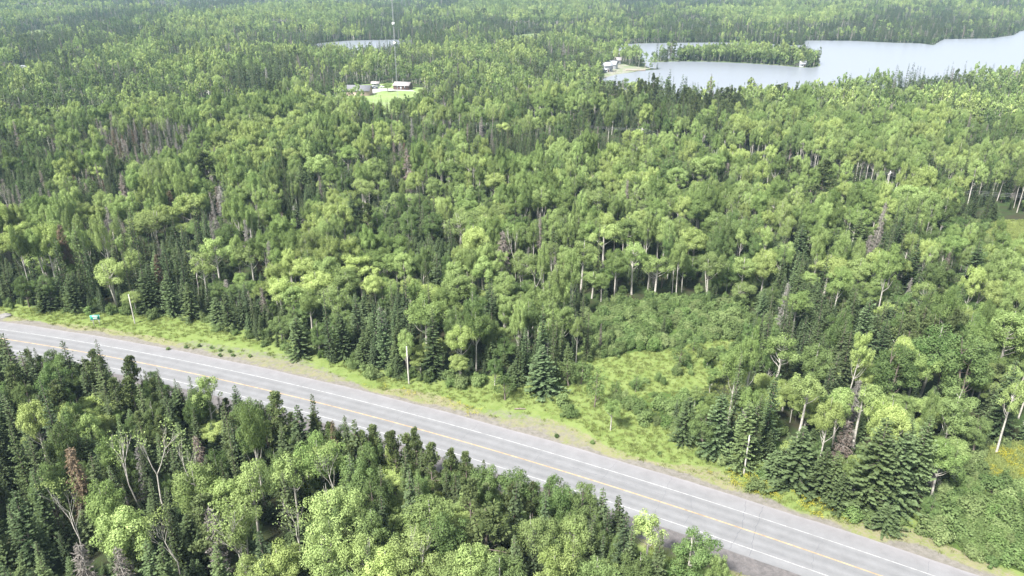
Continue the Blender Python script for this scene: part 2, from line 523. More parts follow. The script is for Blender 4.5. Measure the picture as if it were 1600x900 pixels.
def road_mat():
    m, n, l = newmat('asphalt')
    out = n.new('ShaderNodeOutputMaterial')
    p = n.new('ShaderNodeBsdfPrincipled')
    p.inputs['Roughness'].default_value = 0.85
    t = n.new('ShaderNodeTexCoord')
    a = n.new('ShaderNodeAttribute')
    a.attribute_name = 'lat'
    cr = n.new('ShaderNodeValToRGB')
    mr = n.new('ShaderNodeMapRange')
    mr.inputs['From Min'].default_value = -5.4
    mr.inputs['From Max'].default_value = 7.1
    l.new(a.outputs['Fac'], mr.inputs['Value'])
    l.new(mr.outputs[0], cr.inputs['Fac'])
    el = cr.color_ramp.elements
    G = lambda v, r=1.0: (v * .535 * (1 + (r - 1) * .5), v * .54, v * .56, 1)
    def pos(x): return (x + 5.4) / 12.5
    stops = [(-5.4, G(.26)), (-4.2, G(.30)), (-3.5, G(.30)), (-2.7, G(.25)), (-1.9, G(.30)), (-1.0, G(.246)), (0, G(.29)), (1.0, G(.246)), (1.9, G(.30)),
             (2.8, G(.25)), (3.6, G(.30)), (5.0, G(.285, 1.03)), (6.3, G(.30, 1.08)), (7.1, G(.36, 1.12))]
    el[0].position = pos(stops[0][0]); el[0].color = stops[0][1]
    el[1].position = pos(stops[-1][0]); el[1].color = stops[-1][1]
    for s, c in stops[1:-1]:
        k = el.new(pos(s)); k.color = c
    x = n.new('ShaderNodeTexNoise')
    x.inputs['Scale'].default_value = 0.35
    x.inputs['Detail'].default_value = 9
    x.inputs['Roughness'].default_value = 0.75
    l.new(t.outputs['Object'], x.inputs['Vector'])
    r = n.new('ShaderNodeMapRange')
    r.inputs['From Min'].default_value = 0.3
    r.inputs['From Max'].default_value = 0.7
    r.inputs['To Min'].default_value = 0.84
    r.inputs['To Max'].default_value = 1.14
    l.new(x.outputs['Fac'], r.inputs['Value'])
    vm = n.new('ShaderNodeVectorMath')
    vm.operation = 'SCALE'
    l.new(cr.outputs[0], vm.inputs[0])
    l.new(r.outputs[0], vm.inputs['Scale'])
    l.new(vm.outputs[0], p.inputs['Base Color'])
    l.new(p.outputs[0], out.inputs['Surface'])
    return m
M['asphalt'] = road_mat()
M['line_white'] = simple('line_white', (0.30, 0.30, 0.30), 0.7, nscale=1.1, namt=0.4)
M['line_yellow'] = simple('line_yellow', (0.32, 0.225, 0.125), 0.7, nscale=1.1, namt=0.35)
def water_mat():
    m, n, l = newmat('lake_water')
    out = n.new('ShaderNodeOutputMaterial')
    p = n.new('ShaderNodeBsdfPrincipled')
    p.inputs['Base Color'].default_value = (0.16, 0.175, 0.20, 1)
    p.inputs['Roughness'].default_value = 0.3
    p.inputs['IOR'].default_value = 1.33
    t = n.new('ShaderNodeTexCoord')
    x = n.new('ShaderNodeTexNoise')
    x.inputs['Scale'].default_value = 0.5
    x.inputs['Detail'].default_value = 4
    l.new(t.outputs['Object'], x.inputs['Vector'])
    b = n.new('ShaderNodeBump')
    b.inputs['Strength'].default_value = 0.25
    b.inputs['Distance'].default_value = 0.12
    l.new(x.outputs['Fac'], b.inputs['Height'])
    l.new(b.outputs[0], p.inputs['Normal'])
    l.new(p.outputs[0], out.inputs['Surface'])
    return m
M['water'] = water_mat()

# ------------------------------------------------------------------ ground, water, road
def axis(lo, hi, fine_lo, fine_hi, fine, grow=1.09):
    a = list(np.arange(fine_lo, fine_hi, fine))
    s = fine
    while a[-1] < hi:
        s *= grow
        a.append(a[-1] + s)
    s = fine
    while a[0] > lo:
        s *= grow
        a.insert(0, a[0] - s)
    return np.array(a)
gx = axis(-9000, 9000, -900, 900, 18)
gy = axis(-600, 9000, 0, 2400, 18)
X, Y = np.meshgrid(gx, gy)
Z = terrain(X, Y)
nx, ny = len(gx), len(gy)
I = np.arange(nx * ny).reshape(ny, nx)
Q = np.stack([I[:-1, :-1], I[:-1, 1:], I[1:, 1:], I[1:, :-1]], -1).reshape(-1, 4)
o = obj('ground', mesh_np('ground', np.stack([X, Y, Z], -1), Q, [M['forest_floor']], True))
tag(o, kind='structure')

def sheet(name, poly, z, mat, kind='structure'):
    import bmesh
    bm = bmesh.new()
    vs = [bm.verts.new((p[0], p[1], z)) for p in poly]
    f = bm.faces.new(vs)
    f.normal_update()
    if f.normal.z < 0: f.normal_flip()
    bmesh.ops.triangulate(bm, faces=bm.faces[:])
    me = bpy.data.meshes.new(name)
    bm.to_mesh(me)
    bm.free()
    me.materials.append(mat)
    return tag(obj(name, me), kind=kind)
sheet('lake', LAKE_R, 0.10, M['water'])
sheet('island_shore', ISLE_R, 0.16, M['shore'])
sheet('pond', POND_R, 0.10, M['water'])
sheet('farm_clearing', refine(CLEAR[2], 6, 1.0, 5), 0.03, M['lawn'])
sheet('lakeside_yard', refine(CLEAR[3], 5, 0.6, 6), 0.03, M['sand'])
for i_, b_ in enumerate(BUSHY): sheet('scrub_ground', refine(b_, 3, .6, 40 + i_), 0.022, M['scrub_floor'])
sheet('flower_meadow', refine(CLEAR[0], 2, 0.5, 7), 0.03, M['meadow'])
sheet('grass_glade', refine(CLEAR[1], 4, 0.8, 8), 0.03, M['meadow'])
sheet('homestead_yard', refine(CLEAR[4], 6, 1.0, 9), 0.03, M['lawn'])
for i, p in enumerate(MARSH):
    sheet('marsh', refine(p, 9, 2.0, 20 + i), 0.05, M['marsh'])
sheet('driveway', gpoly([(568, 141), (590, 138), (612, 138.5), (640, 139.5), (650, 143), (625, 142), (600, 142), (582, 146), (572, 147)]), 0.05, M['gravel_drive'])
# strip of bare ground below the power line
bp = gpoly([(968, 236), (985, 226), (1010, 229), (1062, 240), (1066, 252), (1020, 250), (985, 246)])
zb_ = float(terrain(np.array([bp[:, 0].mean()]), np.array([bp[:, 1].mean()]))[0])
sheet('bare_strip', refine(bp, 5, 1, 77), zb_ + .5, M['sand'])
n_l = []
for i in range(len(LINEW)):
    d = LINEW[min(i + 1, len(LINEW) - 1)] - LINEW[max(i - 1, 0)]
    d /= np.hypot(*d)
    n_l.append((-d[1], d[0]))
n_l = np.array(n_l)
n_l[n_l[:, 1] < 0] *= -1
# verge / meadow grid near the road
vx = np.arange(-230, 185, 1.0)
vy = np.arange(70, 270, 1.0)
X, Y = np.meshgrid(vx, vy)
lat = lateral(X, Y)
keepv = ((inside(OPEN, X, Y)) | (polydist(e, X, Y, False) < 5) | (np.abs(lat) < 17)) & (lat > -26) & (lat < 60)
far_y = 0.012
dry = np.where(lat > 0, 1 - smooth(7.6, 12.5, lat + 2.2 * noise2(X, Y, 26, 5)), 1 - smooth(7.5, 13, -lat))
# the broad dry gravel patch on the left stretch of the verge
gp = gpoly([(250, 545), (300, 533), (400, 548), (470, 560), (520, 583), (560, 600), (470, 592), (380, 568), (300, 556)])
gd = np.where(inside(gp, X, Y), 0, polydist(gp, X, Y))
gp2 = gpoly([(735, 655), (770, 640), (830, 648), (890, 672), (930, 700), (860, 690), (790, 672)])
gd = np.minimum(gd, np.where(inside(gp2, X, Y), 0, polydist(gp2, X, Y)))
grav = np.where(lat > 0, 1 - smooth(6.4, 9.6, lat + 1.1 * noise2(X, Y, 14, 8)), 0.0)
grav = np.maximum(grav, 0.74 * (1 - smooth(-2, 3, gd)))
dark = np.where(lat < 0, 1 - smooth(8.2, 10, -lat), 0)
dark = np.where((lat < 0), dark, 0)
zz = 0.012 + np.where(lat < -5.4, -0.0, 0)
nx, ny = len(vx), len(vy)
I = np.arange(nx * ny).reshape(ny, nx)
Q = np.stack([I[:-1, :-1], I[:-1, 1:], I[1:, 1:], I[1:, :-1]], -1).reshape(-1, 4)
ok = keepv.ravel()[Q].all(1)
Q = Q[ok]
used = np.unique(Q)
remap = -np.ones(nx * ny, int)
remap[used] = np.arange(len(used))
zb = 0.012 + 0.0 * X
o = obj('grass_verge', mesh_np('grass_verge', np.stack([X, Y, zb], -1).reshape(-1, 3)[used], remap[Q], [M['verge']], True,
        {'dry': ('POINT', dry.ravel()[used]), 'gravel': ('POINT', grav.ravel()[used]), 'dark': ('POINT', dark.ravel()[used])}))
tag(o, kind='structure')

def ribbon(name, lat0, lat1, z, mat, x0=-330, x1=260, step=1.5, nl=1, wob=0.0, seed=0):
    xs = np.arange(x0, x1, step)
    r = np.random.default_rng(seed)
    ls = np.linspace(lat0, lat1, nl + 1)
    V, A = [], []
    for j, la in enumerate(ls):
        wv = 0
        if wob and j in (0, nl):
            wv = wob * (0.6 * np.sin(xs * 0.31 + j) + 0.4 * r.uniform(-1, 1, len(xs)))
        px, py = road_pt(xs, la + wv)
        V.append(np.stack([px, py, np.full(len(xs), z)], 1))
        A.append(np.full(len(xs), la))
    V = np.concatenate(V)
    A = np.concatenate(A)
    n = len(xs)
    Q = []
    for j in range(nl):
        i = np.arange(n - 1)
        Q.append(np.stack([j * n + i, j * n + i + 1, (j + 1) * n + i + 1, (j + 1) * n + i], 1))
    o = obj(name, mesh_np(name, V, np.concatenate(Q), [mat], attrs={'lat': ('POINT', A)}))
    return tag(o, kind='structure')
ribbon('highway', -5.4, 6.9, 0.03, M['asphalt'], nl=12, wob=0.12)
ribbon('far_edge_line', 3.60, 3.72, 0.037, M['line_white'])
ribbon('near_edge_line', -3.72, -3.60, 0.037, M['line_white'])
ribbon('centre_line', -0.11, 0.11, 0.037, M['line_yellow'])
def strip_path(name, pts, wdt, z, mat, seed=0):
    pts = np.array(pts, float)
    r = np.random.default_rng(seed)
    P = []
    for i in range(len(pts) - 1):
        m = max(1, int(np.hypot(*(pts[i + 1] - pts[i])) / 0.5))
        for k in range(m):
            P.append(pts[i] + (pts[i + 1] - pts[i]) * k / m + r.uniform(-0.13, 0.13, 2))
    P.append(pts[-1])
    P = np.array(P)
    d = np.gradient(P, axis=0)
    d /= np.hypot(d[:, 0], d[:, 1])[:, None]
    nn = np.stack([-d[:, 1], d[:, 0]], 1) * wdt / 2
    V = np.concatenate([np.c_[P + nn, np.full(len(P), z)], np.c_[P - nn, np.full(len(P), z)]])
    n = len(P)
    i = np.arange(n - 1)
    return V, np.stack([i + n, i + n + 1, i + 1, i], 1)
cr = []
for k, x in enumerate([-120, -96, -71, -52, -37, -21, -9, 4, 14, 23, 27, 33.5, 36, 43, 55]):
    a, b = (-5.2, 6.5) if k % 3 != 1 else (-3.4, 3.2)
    cr.append(strip_path('', [road_pt(x, a), road_pt(x + rnd.uniform(-.6, .6), (a + b) / 2), road_pt(x + rnd.uniform(-.6, .6), b)], 0.06 if 10 < k < 13 else 0.035, 0.034, None, k))
for k in range(7):
    x = rnd.uniform(-110, 40)
    la = rnd.choice([-1.8, 1.7, 3.3, -3.2, 0.3])
    cr.append(strip_path('', [road_pt(x + q * 4, la + rnd.uniform(-.15, .15)) for q in range(int(rnd.uniform(2, 7)))], 0.035, 0.034, None, 50 + k))
V, Q = merge(cr)
tag(obj('tar_crack', mesh_np('tar_crack', V, Q, [M['asphalt_tar']])), kind='structure')

# ------------------------------------------------------------------ tree meshes
def leaves(c, nrm, s, asp, r, tilt=0.42):
    n = len(c)
    nn = nrm + r.normal(0, tilt, (n, 3))
    nn /= np.linalg.norm(nn, axis=1)[:, None] + 1e-9
    t = np.cross(nn, r.normal(0, 1, (n, 3)))
    t /= np.linalg.norm(t, axis=1)[:, None] + 1e-9
    b = np.cross(nn, t)
    s = np.broadcast_to(np.asarray(s, float), (n,))[:, None]
    V = np.stack([c + t * s, c + b * s * asp, c - t * s, c - b * s * asp], 1).reshape(-1, 3)
    return V
def fronds(c, d, up, ln, wd):
    """elongated rhombi along direction d"""
    d = d / (np.linalg.norm(d, axis=1)[:, None] + 1e-9)
    b = np.cross(d, up)
    b /= np.linalg.norm(b, axis=1)[:, None] + 1e-9
    ln = np.asarray(ln)[:, None]
    wd = np.asarray(wd)[:, None]
    return np.stack([c, c + d * ln * 0.55 + b * wd, c + d * ln, c + d * ln * 0.55 - b * wd], 1).reshape(-1, 3)
def quadmesh(name, V, tint, mat):
    n = len(V) // 4
    return mesh_np(name, V, np.arange(n * 4).reshape(n, 4), [mat], attrs={'tint': ('FACE', np.clip(tint, 0, 1))})
def sph(n, r):
    v = r.normal(0, 1, (n, 3))
    return v / np.linalg.norm(v, axis=1)[:, None]
def broadleaf(name, H, W, mat, bark, seed, ncl=42, per=170, s=0.17, base=0.36, shape=1.0, stems=1, low=False, crown_c=None):
    """crown mesh, trunk mesh: a tree of separate leaf clumps on limbs"""
    r = np.random.default_rng(seed)
    ztop = H * 0.96
    zb = H * base
    d = sph(ncl * 3, r)
    d = d[d[:, 2] > -0.75][:ncl]
    rad = r.uniform(0.45, 1.0, len(d))
    off = r.normal(0, .05 * W, 2)
    cz = (ztop + zb) / 2
    hz = (ztop - zb) / 2
    kz = 1.0
    lop = 1 + r.uniform(.12, .34) * np.sin(np.arctan2(d[:, 1], d[:, 0]) * 2 + r.uniform(0, 6)) + r.normal(0, 0.15, len(d))
    wz = np.where(d[:, 2] < 0, 1 - 0.30 * shape * np.abs(d[:, 2]), 1.0 - .12 * d[:, 2])
    cc = np.stack([d[:, 0] * rad * W / 2 * 0.86 * lop * wz + off[0] * d[:, 2], d[:, 1] * rad * W / 2 * 0.86 * lop * wz + off[1] * d[:, 2], cz + d[:, 2] * rad * hz * 0.9], 1)
    V, T = [], []
    for k, c in enumerate(cc):
        rc = r.uniform(0.42, 0.92) * W / 7 * 1.0 + 0.12
        m = int(per * (rc / 0.95) ** 2)
        q = sph(m, r)
        q = q[(q[:, 2] > -0.35) | (r.uniform(0, 1, len(q)) < 0.25)]
        rr = rc * r.uniform(0.62, 1.08, len(q))[:, None]
        p = c + q * rr * np.array([1, 1, 1.05])
        out = (c - np.array([0, 0, cz])) / W
        nrm = q * 1.2 + out * 0.3 + np.array([0, 0, 0.15])
        V.append(leaves(p, nrm, s * r.uniform(0.7, 1.25, len(p)), 0.62, r))
        T.append(np.full(len(p), r.uniform(0.25, 0.75)) + r.normal(0, 0.22, len(p)))
    crown = quadmesh(name + '_crown', np.concatenate(V), np.concatenate(T), mat)
    parts = []
    sides = 3 if low else 5
    for st in range(stems):
        a0 = r.uniform(0, 6.28)
        sp = 0.0 if stems == 1 else W * 0.10
        b = r.uniform(-0.35, 0.35, 2)
        zt = np.array([0, .25, .5, .75, .92]) * H
        tp = np.stack([math.cos(a0) * sp * zt / H * 2 + b[0] * np.sin(zt / H * 3), math.sin(a0) * sp * zt / H * 2 + b[1] * np.sin(zt / H * 2.6), zt], 1)
        tr = np.array([.018, .0145, .011, .006, .002]) * H / (1 if stems == 1 else 1.3)
        parts.append(tube(tp, tr, sides + (0 if low else 1)))
        if not low:
            pick = r.permutation(len(cc))[:14 if stems == 1 else 8]
            for k in pick:
                c = cc[k]
                z0 = max(zb * 0.85, c[2] - np.hypot(c[0], c[1]) * r.uniform(0.9, 1.6))
                z0 = min(z0, H * 0.8)
                p0 = np.array([np.interp(z0, zt, tp[:, 0]), np.interp(z0, zt, tp[:, 1]), z0])
                mid = (p0 + c) / 2 + np.array([0, 0, -0.12 * np.linalg.norm(c - p0)]) + r.normal(0, 0.12, 3)
                parts.append(tube([p0, mid, c], [H * .0055, H * .0038, H * .0012], 4))
    V, Q = merge(parts)
    trunk = mesh_np(name + '_trunk', V, Q, [bark], True)
    return crown, trunk
def conifer(name, H, W, mat, bark, seed, droop=0.16, ragged=0.27, gap=0.34, nb=8, step=0.27, power=0.85, base=0.03, fr=0.36, sparse=1.0, low=False, tipc=0.75):
    r = np.random.default_rng(seed)
    Vs, T = [], []
    z = H * base
    bw = []
    while z < H * 0.985:
        f = z / H
        L0 = W / 2 * ((1 - f) ** power) * (0.72 + 0.28 * min(1, f / 0.12)) + 0.10
        n = max(4, int(nb * (0.6 + 0.6 * (1 - f))))
        a0 = r.uniform(0, 6.28)
        for k in range(n):
            if r.uniform() > sparse: continue
            a = a0 + k * 6.283 / n + r.normal(0, 0.18)
            L = L0 * (1 + r.normal(0, ragged))
            if L < 0.08: continue
            zz = z + r.uniform(-gap, gap) * 0.5
            dh = np.array([math.cos(a), math.sin(a), 0])
            rise = (0.55 * f - droop)
            m = max(1, int(L / step))
            t = (np.arange(m) + r.uniform(0.3, 1.0, m)) / m
            P = dh * (t * L)[:, None] * 0.9
            P[:, 2] = zz + rise * t * L - 0.10 * L * np.sin(t * 3.14) + r.normal(0, 0.03, m)
            side = np.array([-dh[1], dh[0], 0])
            for sgn in (-1, 1, 0):
                dd = dh * (0.75 if sgn else 1.0) + side * sgn * r.uniform(0.5, 1.1) + np.stack([np.zeros(m), np.zeros(m), r.uniform(-0.25, 0.2, m)], 1)
                up = np.stack([r.normal(0, .35, m), r.normal(0, .35, m), np.ones(m)], 1)
                ln = fr * (1.15 - 0.35 * t) * r.uniform(0.75, 1.3, m) * (0.55 + 0.45 * min(1, L / 0.9))
                Vs.append(fronds(P, dd, up, ln, ln * (0.34 if sgn else 0.42)))
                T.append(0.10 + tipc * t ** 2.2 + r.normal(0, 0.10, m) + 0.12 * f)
            if not low and k % 3 == 0: bw.append((zz, dh, L, rise))
        z += gap * (0.65 + 0.6 * (1 - f))
    m = 5                                     # leader
    P = np.zeros((m, 3)); P[:, 2] = H * 0.96 + np.arange(m) * 0.03 * 1.0
    Vs.append(fronds(P, np.tile([0, 0, 1.0], (m, 1)) + r.normal(0, .12, (m, 3)), r.normal(0, 1, (m, 3)), np.full(m, 0.45), np.full(m, 0.05)))
    T.append(np.full(m, 0.8))
    crown = quadmesh(name + '_crown', np.concatenate(Vs), np.concatenate(T), mat)
    parts = [tube([(0, 0, 0), (0, 0, H * .5), (0, 0, H * .97)], [H * .014, H * .009, H * .002], 3 if low else 6)]
    for zz, dh, L, rise in bw[::2]:
        parts.append(tube([(0, 0, zz), dh * L * .6 + np.array([0, 0, zz + rise * L * .5])], [.03, .01], 3))
    V, Q = merge(parts)
    return crown, mesh_np(name + '_trunk', V, Q, [bark], True)
def pine(name, H, W, mat, bark, seed, low=False, ncl=46):
    r = np.random.default_rng(seed)
    Vs, T, parts = [], [], []
    parts.append(tube([(0, 0, 0), (.15, .1, H * .4), (0, .1, H * .75), (.1, 0, H * .97)], [H * .015, H * .011, H * .006, H * .002], 3 if low else 6))
    for k in range(ncl):
        f = r.uniform(0.22, 0.99) ** 0.85
        a = r.uniform(0, 6.283)
        L = W / 2 * (1 - f) ** 0.6 * r.uniform(0.55, 1.1) + 0.15
        dh = np.array([math.cos(a), math.sin(a), 0])
        z0 = f * H * 0.93
        end = dh * L + np.array([0, 0, z0 + L * r.uniform(0.05, 0.4)])
        if not low: parts.append(tube([(0, 0, z0), end * [.5, .5, 1] - [0, 0, L * .12], end], [.05, .035, .012], 3))
        for q in range(1 if low else 3):
            c = end * [1 - q * .25, 1 - q * .25, 1] - np.array([0, 0, q * 0.12 * L]) + r.normal(0, .15, 3)
            m = 26 if low else 34
            d = sph(m, r) * [1, 1, .55] + [0, 0, .35]
            rc = r.uniform(.35, .62)
            p = c + d * rc * 0.35
            sz = (0.75 if low else .40) * r.uniform(.8, 1.25, m)
            Vs.append(fronds(p, d, r.normal(0, 1, (m, 3)), sz, sz * .2))
            T.append(r.uniform(.2, .75) + r.normal(0, .2, m))
    V, Q = merge(parts)
    return quadmesh(name + '_crown', np.concatenate(Vs), np.concatenate(T), mat), mesh_np(name + '_trunk', V, Q, [bark], True)
def branchtree(name, H, W, bark, seed, leafm=None, nleaf=0, lean=0.0):
    """bare white birch: forked limbs with fine twigs"""
    r = np.random.default_rng(seed)
    parts, ends = [], []
    def grow(p, d, L, rad, lv):
        d = d / np.linalg.norm(d)
        q1 = p + d * L * .5 + r.normal(0, .03 * L, 3)
        q2 = q1 + (d + np.array([0, 0, .12]) + r.normal(0, .08, 3)) * L * .5
        parts.append(tube([p, q1, q2], [rad, rad * .8, rad * .55], 5 if lv < 2 else 3))
        if lv >= 4:
            ends.append(q2)
            return
        n = 2 if lv == 0 else 3
        for k in range(n):
            a = r.uniform(0, 6.28)
            sp = r.uniform(.25, .75) * (W / H * 1.9)
            s0 = q1 if k == 2 else q2
            grow(s0, d + np.array([math.cos(a), math.sin(a), 0.1]) * sp, L * r.uniform(.5, .7), rad * .55, lv + 1)
    grow(np.zeros(3), np.array([lean, 0, 1.0]), H * .42, H * .012, 0)
    V, Q = merge(parts)
    V[:, 2] *= H / V[:, 2].max()
    trunk = mesh_np(name + '_trunk', V, Q, [bark], True)
    crown = None
    if nleaf:
        E = np.array(ends)
        E[:, 2] *= 1.0
        c = E[r.integers(0, len(E), nleaf)] + r.normal(0, .35, (nleaf, 3))
        c[:, 2] = np.minimum(c[:, 2], H)
        crown = quadmesh(name + '_crown', leaves(c, sph(nleaf, r) + [0, 0, .5], .14 * r.uniform(.7, 1.2, nleaf), .6, r), r.uniform(0, 1, nleaf), leafm)
    return crown, trunk
def deadconifer(name, H, W, bark, needle, seed, dens=1.0):
    r = np.random.default_rng(seed)
    parts = [tube([(0, 0, 0), (0, 0, H * .5), (.05, 0, H)], [H * .013, H * .009, H * .002], 5)]
    Vs, T = [], []
    z = H * .18
    while z < H * .97:
        f = z / H
        for k in range(6):
            a = r.uniform(0, 6.28)
            L = W / 2 * (1 - f) ** .7 * r.uniform(.4, 1.1) + .1
            dh = np.array([math.cos(a), math.sin(a), 0])
            e1 = dh * L + np.array([0, 0, z - L * r.uniform(.1, .5)])
            parts.append(tube([(0, 0, z), e1 * [.5, .5, 1] + [0, 0, L * .15], e1], [.035, .025, .008], 3))
            m = int(11 * L * dens) + 1
            t = r.uniform(.25, 1, m)
            p = dh * (t * L)[:, None] + np.array([0, 0, z]) + np.stack([np.zeros(m), np.zeros(m), -t * L * .25], 1)
            dd = dh * .5 + r.normal(0, .6, (m, 3)) + [0, 0, -.5]
            ln = r.uniform(.2, .5, m)
            Vs.append(fronds(p, dd, r.normal(0, 1, (m, 3)), ln, ln * .09 + .012))
            T.append(r.uniform(0, 1, m))
        z += .34
    V, Q = merge(parts)
    return quadmesh(name + '_crown', np.concatenate(Vs), np.concatenate(T), needle), mesh_np(name + '_trunk', V, Q, [bark], True)
def bush(name, H, W, mat, seed, ncl=20, per=120, s=.15, low=False):
    r = np.random.default_rng(seed)
    Vs, T, parts = [], [], []
    for k in range(ncl):
        d = sph(1, r)[0]
        d[2] = abs(d[2])
        c = d * r.uniform(.3, .85) * [W / 2, W / 2, H * .9] * .85 + [0, 0, H * .12]
        rc = r.uniform(.4, .8) * W / 5 + .1
        q = sph(int(per * (rc / .7) ** 2), r)
        p = c + q * rc * r.uniform(.6, 1.1, len(q))[:, None]
        p[:, 2] = np.maximum(p[:, 2], .03)
        Vs.append(leaves(p, q + [0, 0, .5], s * r.uniform(.7, 1.3, len(p)), .55, r))
        T.append(r.uniform(.15, .8) + r.normal(0, .2, len(p)))
        parts.append(tube([(d[0] * .1, d[1] * .1, 0), c], [.03, .01], 3))
    V, Q = merge(parts)
    return quadmesh(name + '_crown', np.concatenate(Vs), np.concatenate(T), mat), mesh_np(name + '_stem', V, Q, [M['grey_bark']])

# nominal sizes (H, W) of each kind's meshes
NOM = {'aspen': (14, 7), 'green': (13, 7), 'birch': (14, 6), 'fir': (12, 5.5), 'spruce': (12, 3), 'pine': (14, 6), 'dead': (13, 3.6), 'rust': (12, 3.6), 'bare': (14, 6), 'bush': (3, 4.4), 'round': (8, 4.4), 'pale': (14, 8)}
P = {k: [] for k in NOM}
for i in range(6):
    P['aspen'].append(broadleaf('aspen', 14, 7, M[('aspen_leaf', 'aspen_leaf_yellow', 'aspen_leaf_cool')[i % 3]], M['white_bark'], 10 + i, ncl=62, per=340, s=.12, shape=.5 + .3 * (i % 3), base=.34 + .06 * (i % 3)))
    P['green'].append(broadleaf('broadleaf', 13, 7, M['green_leaf'], M['grey_bark'] if i % 2 else M['white_bark'], 20 + i, ncl=64, per=340, s=.12, base=.2, shape=1.2, stems=1 + i % 2))
for i in range(4):
    P['birch'].append(broadleaf('birch', 14, 6, M['aspen_leaf'] if i % 2 else M['pale_leaf'], M['white_bark'], 30 + i, ncl=34, per=290, s=.12, base=.50, shape=.3))
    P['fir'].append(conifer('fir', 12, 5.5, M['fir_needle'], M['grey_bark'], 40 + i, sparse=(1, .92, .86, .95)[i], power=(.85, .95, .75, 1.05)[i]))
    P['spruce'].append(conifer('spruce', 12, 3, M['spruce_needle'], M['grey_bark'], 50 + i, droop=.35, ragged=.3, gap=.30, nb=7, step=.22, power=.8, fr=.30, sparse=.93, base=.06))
    P['pine'].append(pine('pine', 14, 6, M['pine_needle'], M['grey_bark'], 60 + i))
    P['bush'].append(bush('bush', 3, 4.4, M['bush_leaf'] if i % 2 == 0 else M['green_leaf'], 90 + i))
for i in range(3):
    P['pale'].append(broadleaf('pale_aspen', 14, 8, M['pale_leaf'], M['white_bark'], 110 + i, ncl=54, per=230, s=.12, base=.42, shape=.4, stems=2))
    P['dead'].append(deadconifer('dead_spruce', 13, 3.6, M['dead_wood'], M['dead_needle'], 70 + i, 1.3))
    P['bare'].append(branchtree('bare_birch', 14, 6, M['white_bark'], 80 + i, M['pale_leaf'], 160 if i < 2 else 420, lean=.12))
for i in range(2):
    P['rust'].append(deadconifer('rust_spruce', 12, 3.6, M['grey_bark'], M['rust_needle'], 75 + i, 2.8))
    P['round'].append(broadleaf('round_tree', 8, 4.4, M['green_leaf'], M['grey_bark'], 120 + i, ncl=44, per=110, s=.13, base=.1, shape=.9))
# light versions for the far forest
LO = {}
LO['aspen'] = [broadleaf('far_aspen', 14, 7, M[('aspen_leaf', 'aspen_leaf_yellow', 'aspen_leaf_cool')[i % 3]], M['white_bark'], 210 + i, base=.25, ncl=24, per=32, s=.42, low=True) for i in range(6)]
LO['green'] = [broadleaf('far_broadleaf', 13, 7, M['green_leaf'], M['white_bark'], 220 + i, ncl=24, per=32, s=.42, base=.22, low=True) for i in range(4)]
LO['fir'] = [conifer('far_fir', 12, 5, M['fir_needle'], M['grey_bark'], 230 + i, gap=.8, nb=6, step=.6, fr=.95, low=True) for i in range(3)]
LO['spruce'] = [conifer('far_spruce', 12, 3, M['spruce_needle'], M['grey_bark'], 240 + i, gap=.7, nb=5, step=.5, fr=.75, low=True, droop=.3, ragged=.3) for i in range(3)]
LO['pine'] = [pine('far_pine', 14, 6, M['pine_needle'], M['grey_bark'], 250 + i, low=True, ncl=30) for i in range(2)]
LO['dead'] = [deadconifer('far_dead_spruce', 13, 3.6, M['dead_wood'], M['dead_needle'], 260, 1.0)]

# ------------------------------------------------------------------ where each tree stands
GRID = [
 "mmmmaammmmmssmmaaammaaammmmmsmmm",
 "smmmmmaamsgsmmmaaamgmmmmmsmmmmmm",
 "mmmmmmsssmmmamaaaaassaaaaaaaaaaa",
 "mmmmaaaaaaasmmaaaamppppaaaaamaaa",
 "ssmdddmaaaaadmmsssssaaaaaaaaaamm",
 "ssdsmaaaaamsmaaaaaaaaamapamaamms",
 "dmmsaadamssssasaaaamaaaaaamaaaug",
 "amssmssmdmaassaamaaamaaamssmaamm",
 "msswssdmaaaaasamwsaamaaamasamaam",
 "sssssssmmasssassmssuuuuumsmaamaa",
 "gggggggussssssamussgguuummsmaaaa",
 "ppppgggggggssmuusugggummsmsaammm",
 "ppaaaaagggggggggggguusmsmmssssmm",
 "maaadmpaaaapppggggggggssssdssumg",
 "smsasmmaaamsaaaagggggggggsgssuuu",
 "sssamapasaaaaaaaaauggggggggguuuu",
 "ssmassmsaaaaaaaaaaaaaugggggguuuu",
 "ssdsdssssaaaaaaaaaaaaaauggggggu u".replace(' ', '')]
MIX = {'a': [('aspen', .56), ('green', .18), ('birch', .06), ('pale', .05), ('fir', .07), ('spruce', .08)],
       'm': [('aspen', .22), ('green', .20), ('birch', .06), ('pale', .05), ('fir', .20), ('spruce', .20), ('pine', .04), ('dead', .03)],
       's': [('aspen', .05), ('green', .08), ('birch', .03), ('fir', .36), ('spruce', .40), ('pine', .04), ('dead', .04)],
       'p': [('aspen', .06), ('green', .10), ('fir', .18), ('spruce', .30), ('pine', .36)],
       'd': [('aspen', .08), ('green', .10), ('fir', .20), ('spruce', .30), ('dead', .24), ('rust', .03), ('bare', .05)],
       'w': [('pale', .25), ('birch', .25), ('bare', .10), ('spruce', .25), ('green', .15)]}
HW = {'aspen': (14, 2.1, 4.9, 1.2), 'green': (11.5, 2.2, 4.8, 1.0), 'birch': (14, 1.6, 4.4, .8), 'pale': (13.5, 1.6, 5.4, 1.0), 'fir': (10, 2.9, 3.8, 1.0), 'spruce': (11.5, 3.1, 2.3, .5),
      'pine': (12.5, 1.8, 4.8, .9), 'dead': (12, 2, 2.9, .6), 'rust': (11, 1.5, 2.6, .5), 'bare': (12, 1.5, 4.6, .8), 'bush': (2.4, .7, 3.0, .8)}
